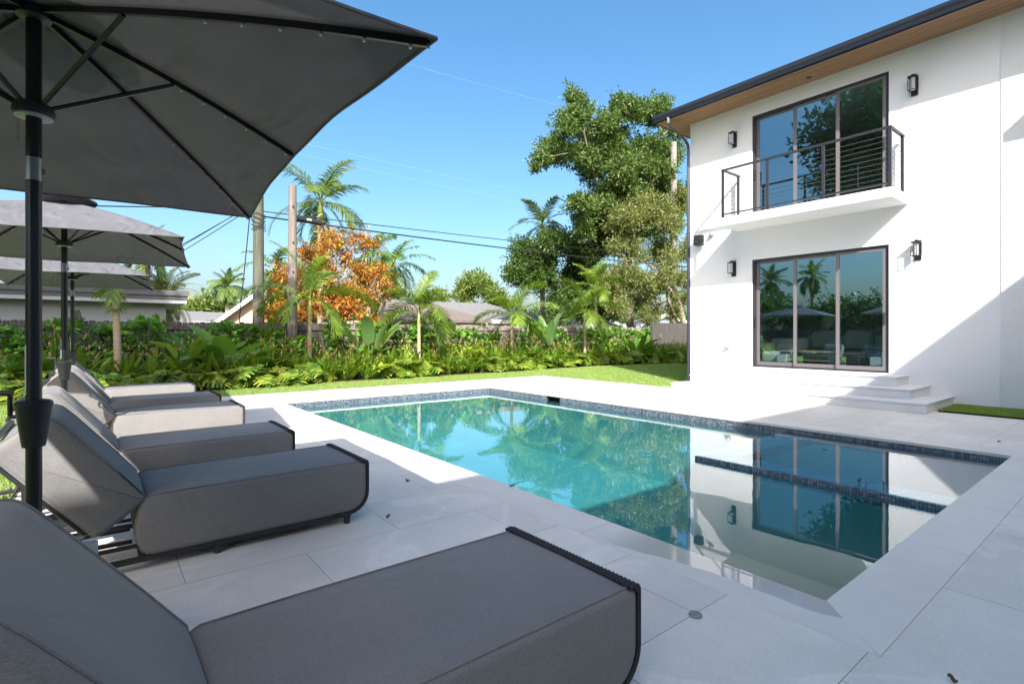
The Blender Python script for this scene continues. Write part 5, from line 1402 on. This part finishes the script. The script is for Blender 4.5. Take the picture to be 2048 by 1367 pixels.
# palms beyond the fence
palm('tall_palm', 'tall palm with two upright fronds rising behind the orange croton', (at_y(642, 640, 22)[0], 22, 0), at_y(641, 440, 22), .16, .12, 15, 2.5, .75, .06, 51, G['palmdark'], M['palmtrunk'], shaft=.9, el=(74, -40), droop=1.25, nl=30, hang=.6)
palm('royal_palm', 'distant palm with a double round crown left of the utility pole', (at_y(456, 640, 50)[0], 50, 0), at_y(455, 572, 50), .22, .18, 34, 1.75, .55, .08, 52, G['palmdark'], M['palmtrunk'], el=(85, -75), droop=1.3, nl=22, hang=.8)
palm('date_palm', 'feathery date palm showing past the end of the flat roof', (at_y(330, 640, 30)[0], 30, 0), at_y(326, 592, 30), .25, .25, 44, 1.9, .36, .04, 53, G['palmgrey'], M['bark'], el=(80, -70), droop=1.3, nl=34, hang=.3)
palm('clustered_palm', 'palm with a drooping crown right behind the orange croton', (at_y(730, 640, 23)[0], 23, 0), at_y(742, 535, 23), .14, .1, 14, 2.0, .6, .05, 54, G['palm'], M['palmtrunk'], el=(75, -40), droop=1.6, nl=28, hang=.7, shaft=.5)
palm('leaning_palm', 'palm with a slanting trunk between the croton and the brown roof', (at_y(735, 640, 24)[0], 24, 0), at_y(783, 545, 24), .14, .11, 16, 2.1, .6, .05, 55, G['palm'], M['palmtrunk'], el=(80, -45), droop=1.6, nl=28, hang=.7, shaft=.5)
palm('crown_palm', 'palm crown poking above the dark tree mass', (at_y(1085, 640, 27)[0], 27, 0), at_y(1085, 468, 27), .2, .15, 16, 2.4, .7, .07, 56, G['palmdark'], M['palmtrunk'], el=(80, -30), droop=1.2, nl=24, hang=.4, shaft=.8)
palm('dark_palm', 'dark palm tips showing behind the edge of the second umbrella', (at_y(292, 640, 29)[0], 29, 0), at_y(292, 508, 29), .2, .15, 20, 1.6, .45, .06, 57, G['palmdark'], M['palmtrunk'], el=(80, -40), droop=1.2, nl=24, hang=.5)
palm('left_palm', 'hazy palm tip at the left picture edge above the second umbrella', (at_y(-30, 640, 30)[0], 30, 0), at_y(-30, 440, 30), .2, .15, 16, 2.8, .6, .07, 58, G['palm'], M['palmtrunk'], el=(80, -40), droop=1.2, nl=24, hang=.5)
palm('left_yard_palm', 'small palm left of the croton with pale yellow leaves', (at_y(548, 640, 20)[0], 20, 0), at_y(548, 540, 20), .1, .08, 12, 1.5, .45, .05, 59, G['palm'], M['palmtrunk'], el=(70, -50), droop=1.5, nl=22, hang=.6)

# trees on the open side of the garden: the door glass mirrors them and one shades the left of the bed
rg = np.random.default_rng(77)
bl = [(*(np.array([-6.2, 5.2, 11.2]) + unit(rg.normal(size=3)) * np.array([3.9, 2.6, 2.2]) * rg.random() ** .4), *(rg.uniform(.75, 1.2) * np.array([1.0, 1.0, .75]))) for _ in range(52)]
tree('garden_tree', 'tall tree on the lawn left of the terrace shading the bed', 'tree', (-9.6, 2.6, 0), bl, G['oak'], M['bark'], .3, (-7.6, 4.3, 7.5), 20, .26, .12, 21)
bl = [(*(np.array([-11.5, 9.2, 12.8]) + unit(rg.normal(size=3)) * np.array([5.2, 4.6, 4.2]) * rg.random() ** .4), *(rg.uniform(1.1, 1.7) * np.array([1, 1, .8]))) for _ in range(60)]
tree('mirrored_tree', 'huge domed tree left of the garden mirrored in the upper balcony door', 'tree', (-11.5, 6.0, 0), bl, G['oak'], M['bark'], .4, (-11.5, 9.0, 8.0), 11, .42, .2, 22)
for i, (x, y, h) in enumerate(((-13, 7, 3.6), (-14, 10.5, 4.2), (-13.5, 14, 3.8), (-14, 18, 4.4), (-13, 22, 3.6), (-13, 3, 3.4), (-13, -1.5, 3.8), (-12, 26, 4.2))):
    bl = [(x + rg.normal(0, .9), y + rg.normal(0, 1.3), h * rg.uniform(.35, .9), *(rg.uniform(.6, 1.0) * np.array([1, 1, .85]))) for _ in range(12)]
    tree('boundary_tree', 'dense green boundary tree beyond the open lawn side, mirrored in the door glass', 'tree', (x, y, 0), bl, G['darktree'], M['bark'], .12, (x, y, h * .4), 26, .26, .11, 200 + i, 'boundary trees beyond the lawn')
q0 = palm('mirrored_palm', 'round crowned palm beyond the lawn mirrored in the middle door pane', (-22, 18.4, 0), (-22, 18.4, 6.1), .2, .16, 22, 1.7, .5, .07, 61, G['palmdark'], M['palmtrunk'], 'palms beyond the lawn', el=(85, -60), droop=1.2, nl=20, hang=.6)
dup(q0, (-20.5, 21.2, -.3), 1.0, 'round crowned palm beyond the lawn mirrored in the left door pane')
fence('garden_fence', 'dark board fence along the open side of the lawn, mirrored in the door glass', -9, 14, -10.6, 1.6, M['fence'], 5)
fo = [o for o in COL.objects if o.name.startswith('garden_fence')][0]; fo.rotation_euler.z = R(90); fo.location = (-10.6, -6, 0)

bpy.context.view_layer.update()
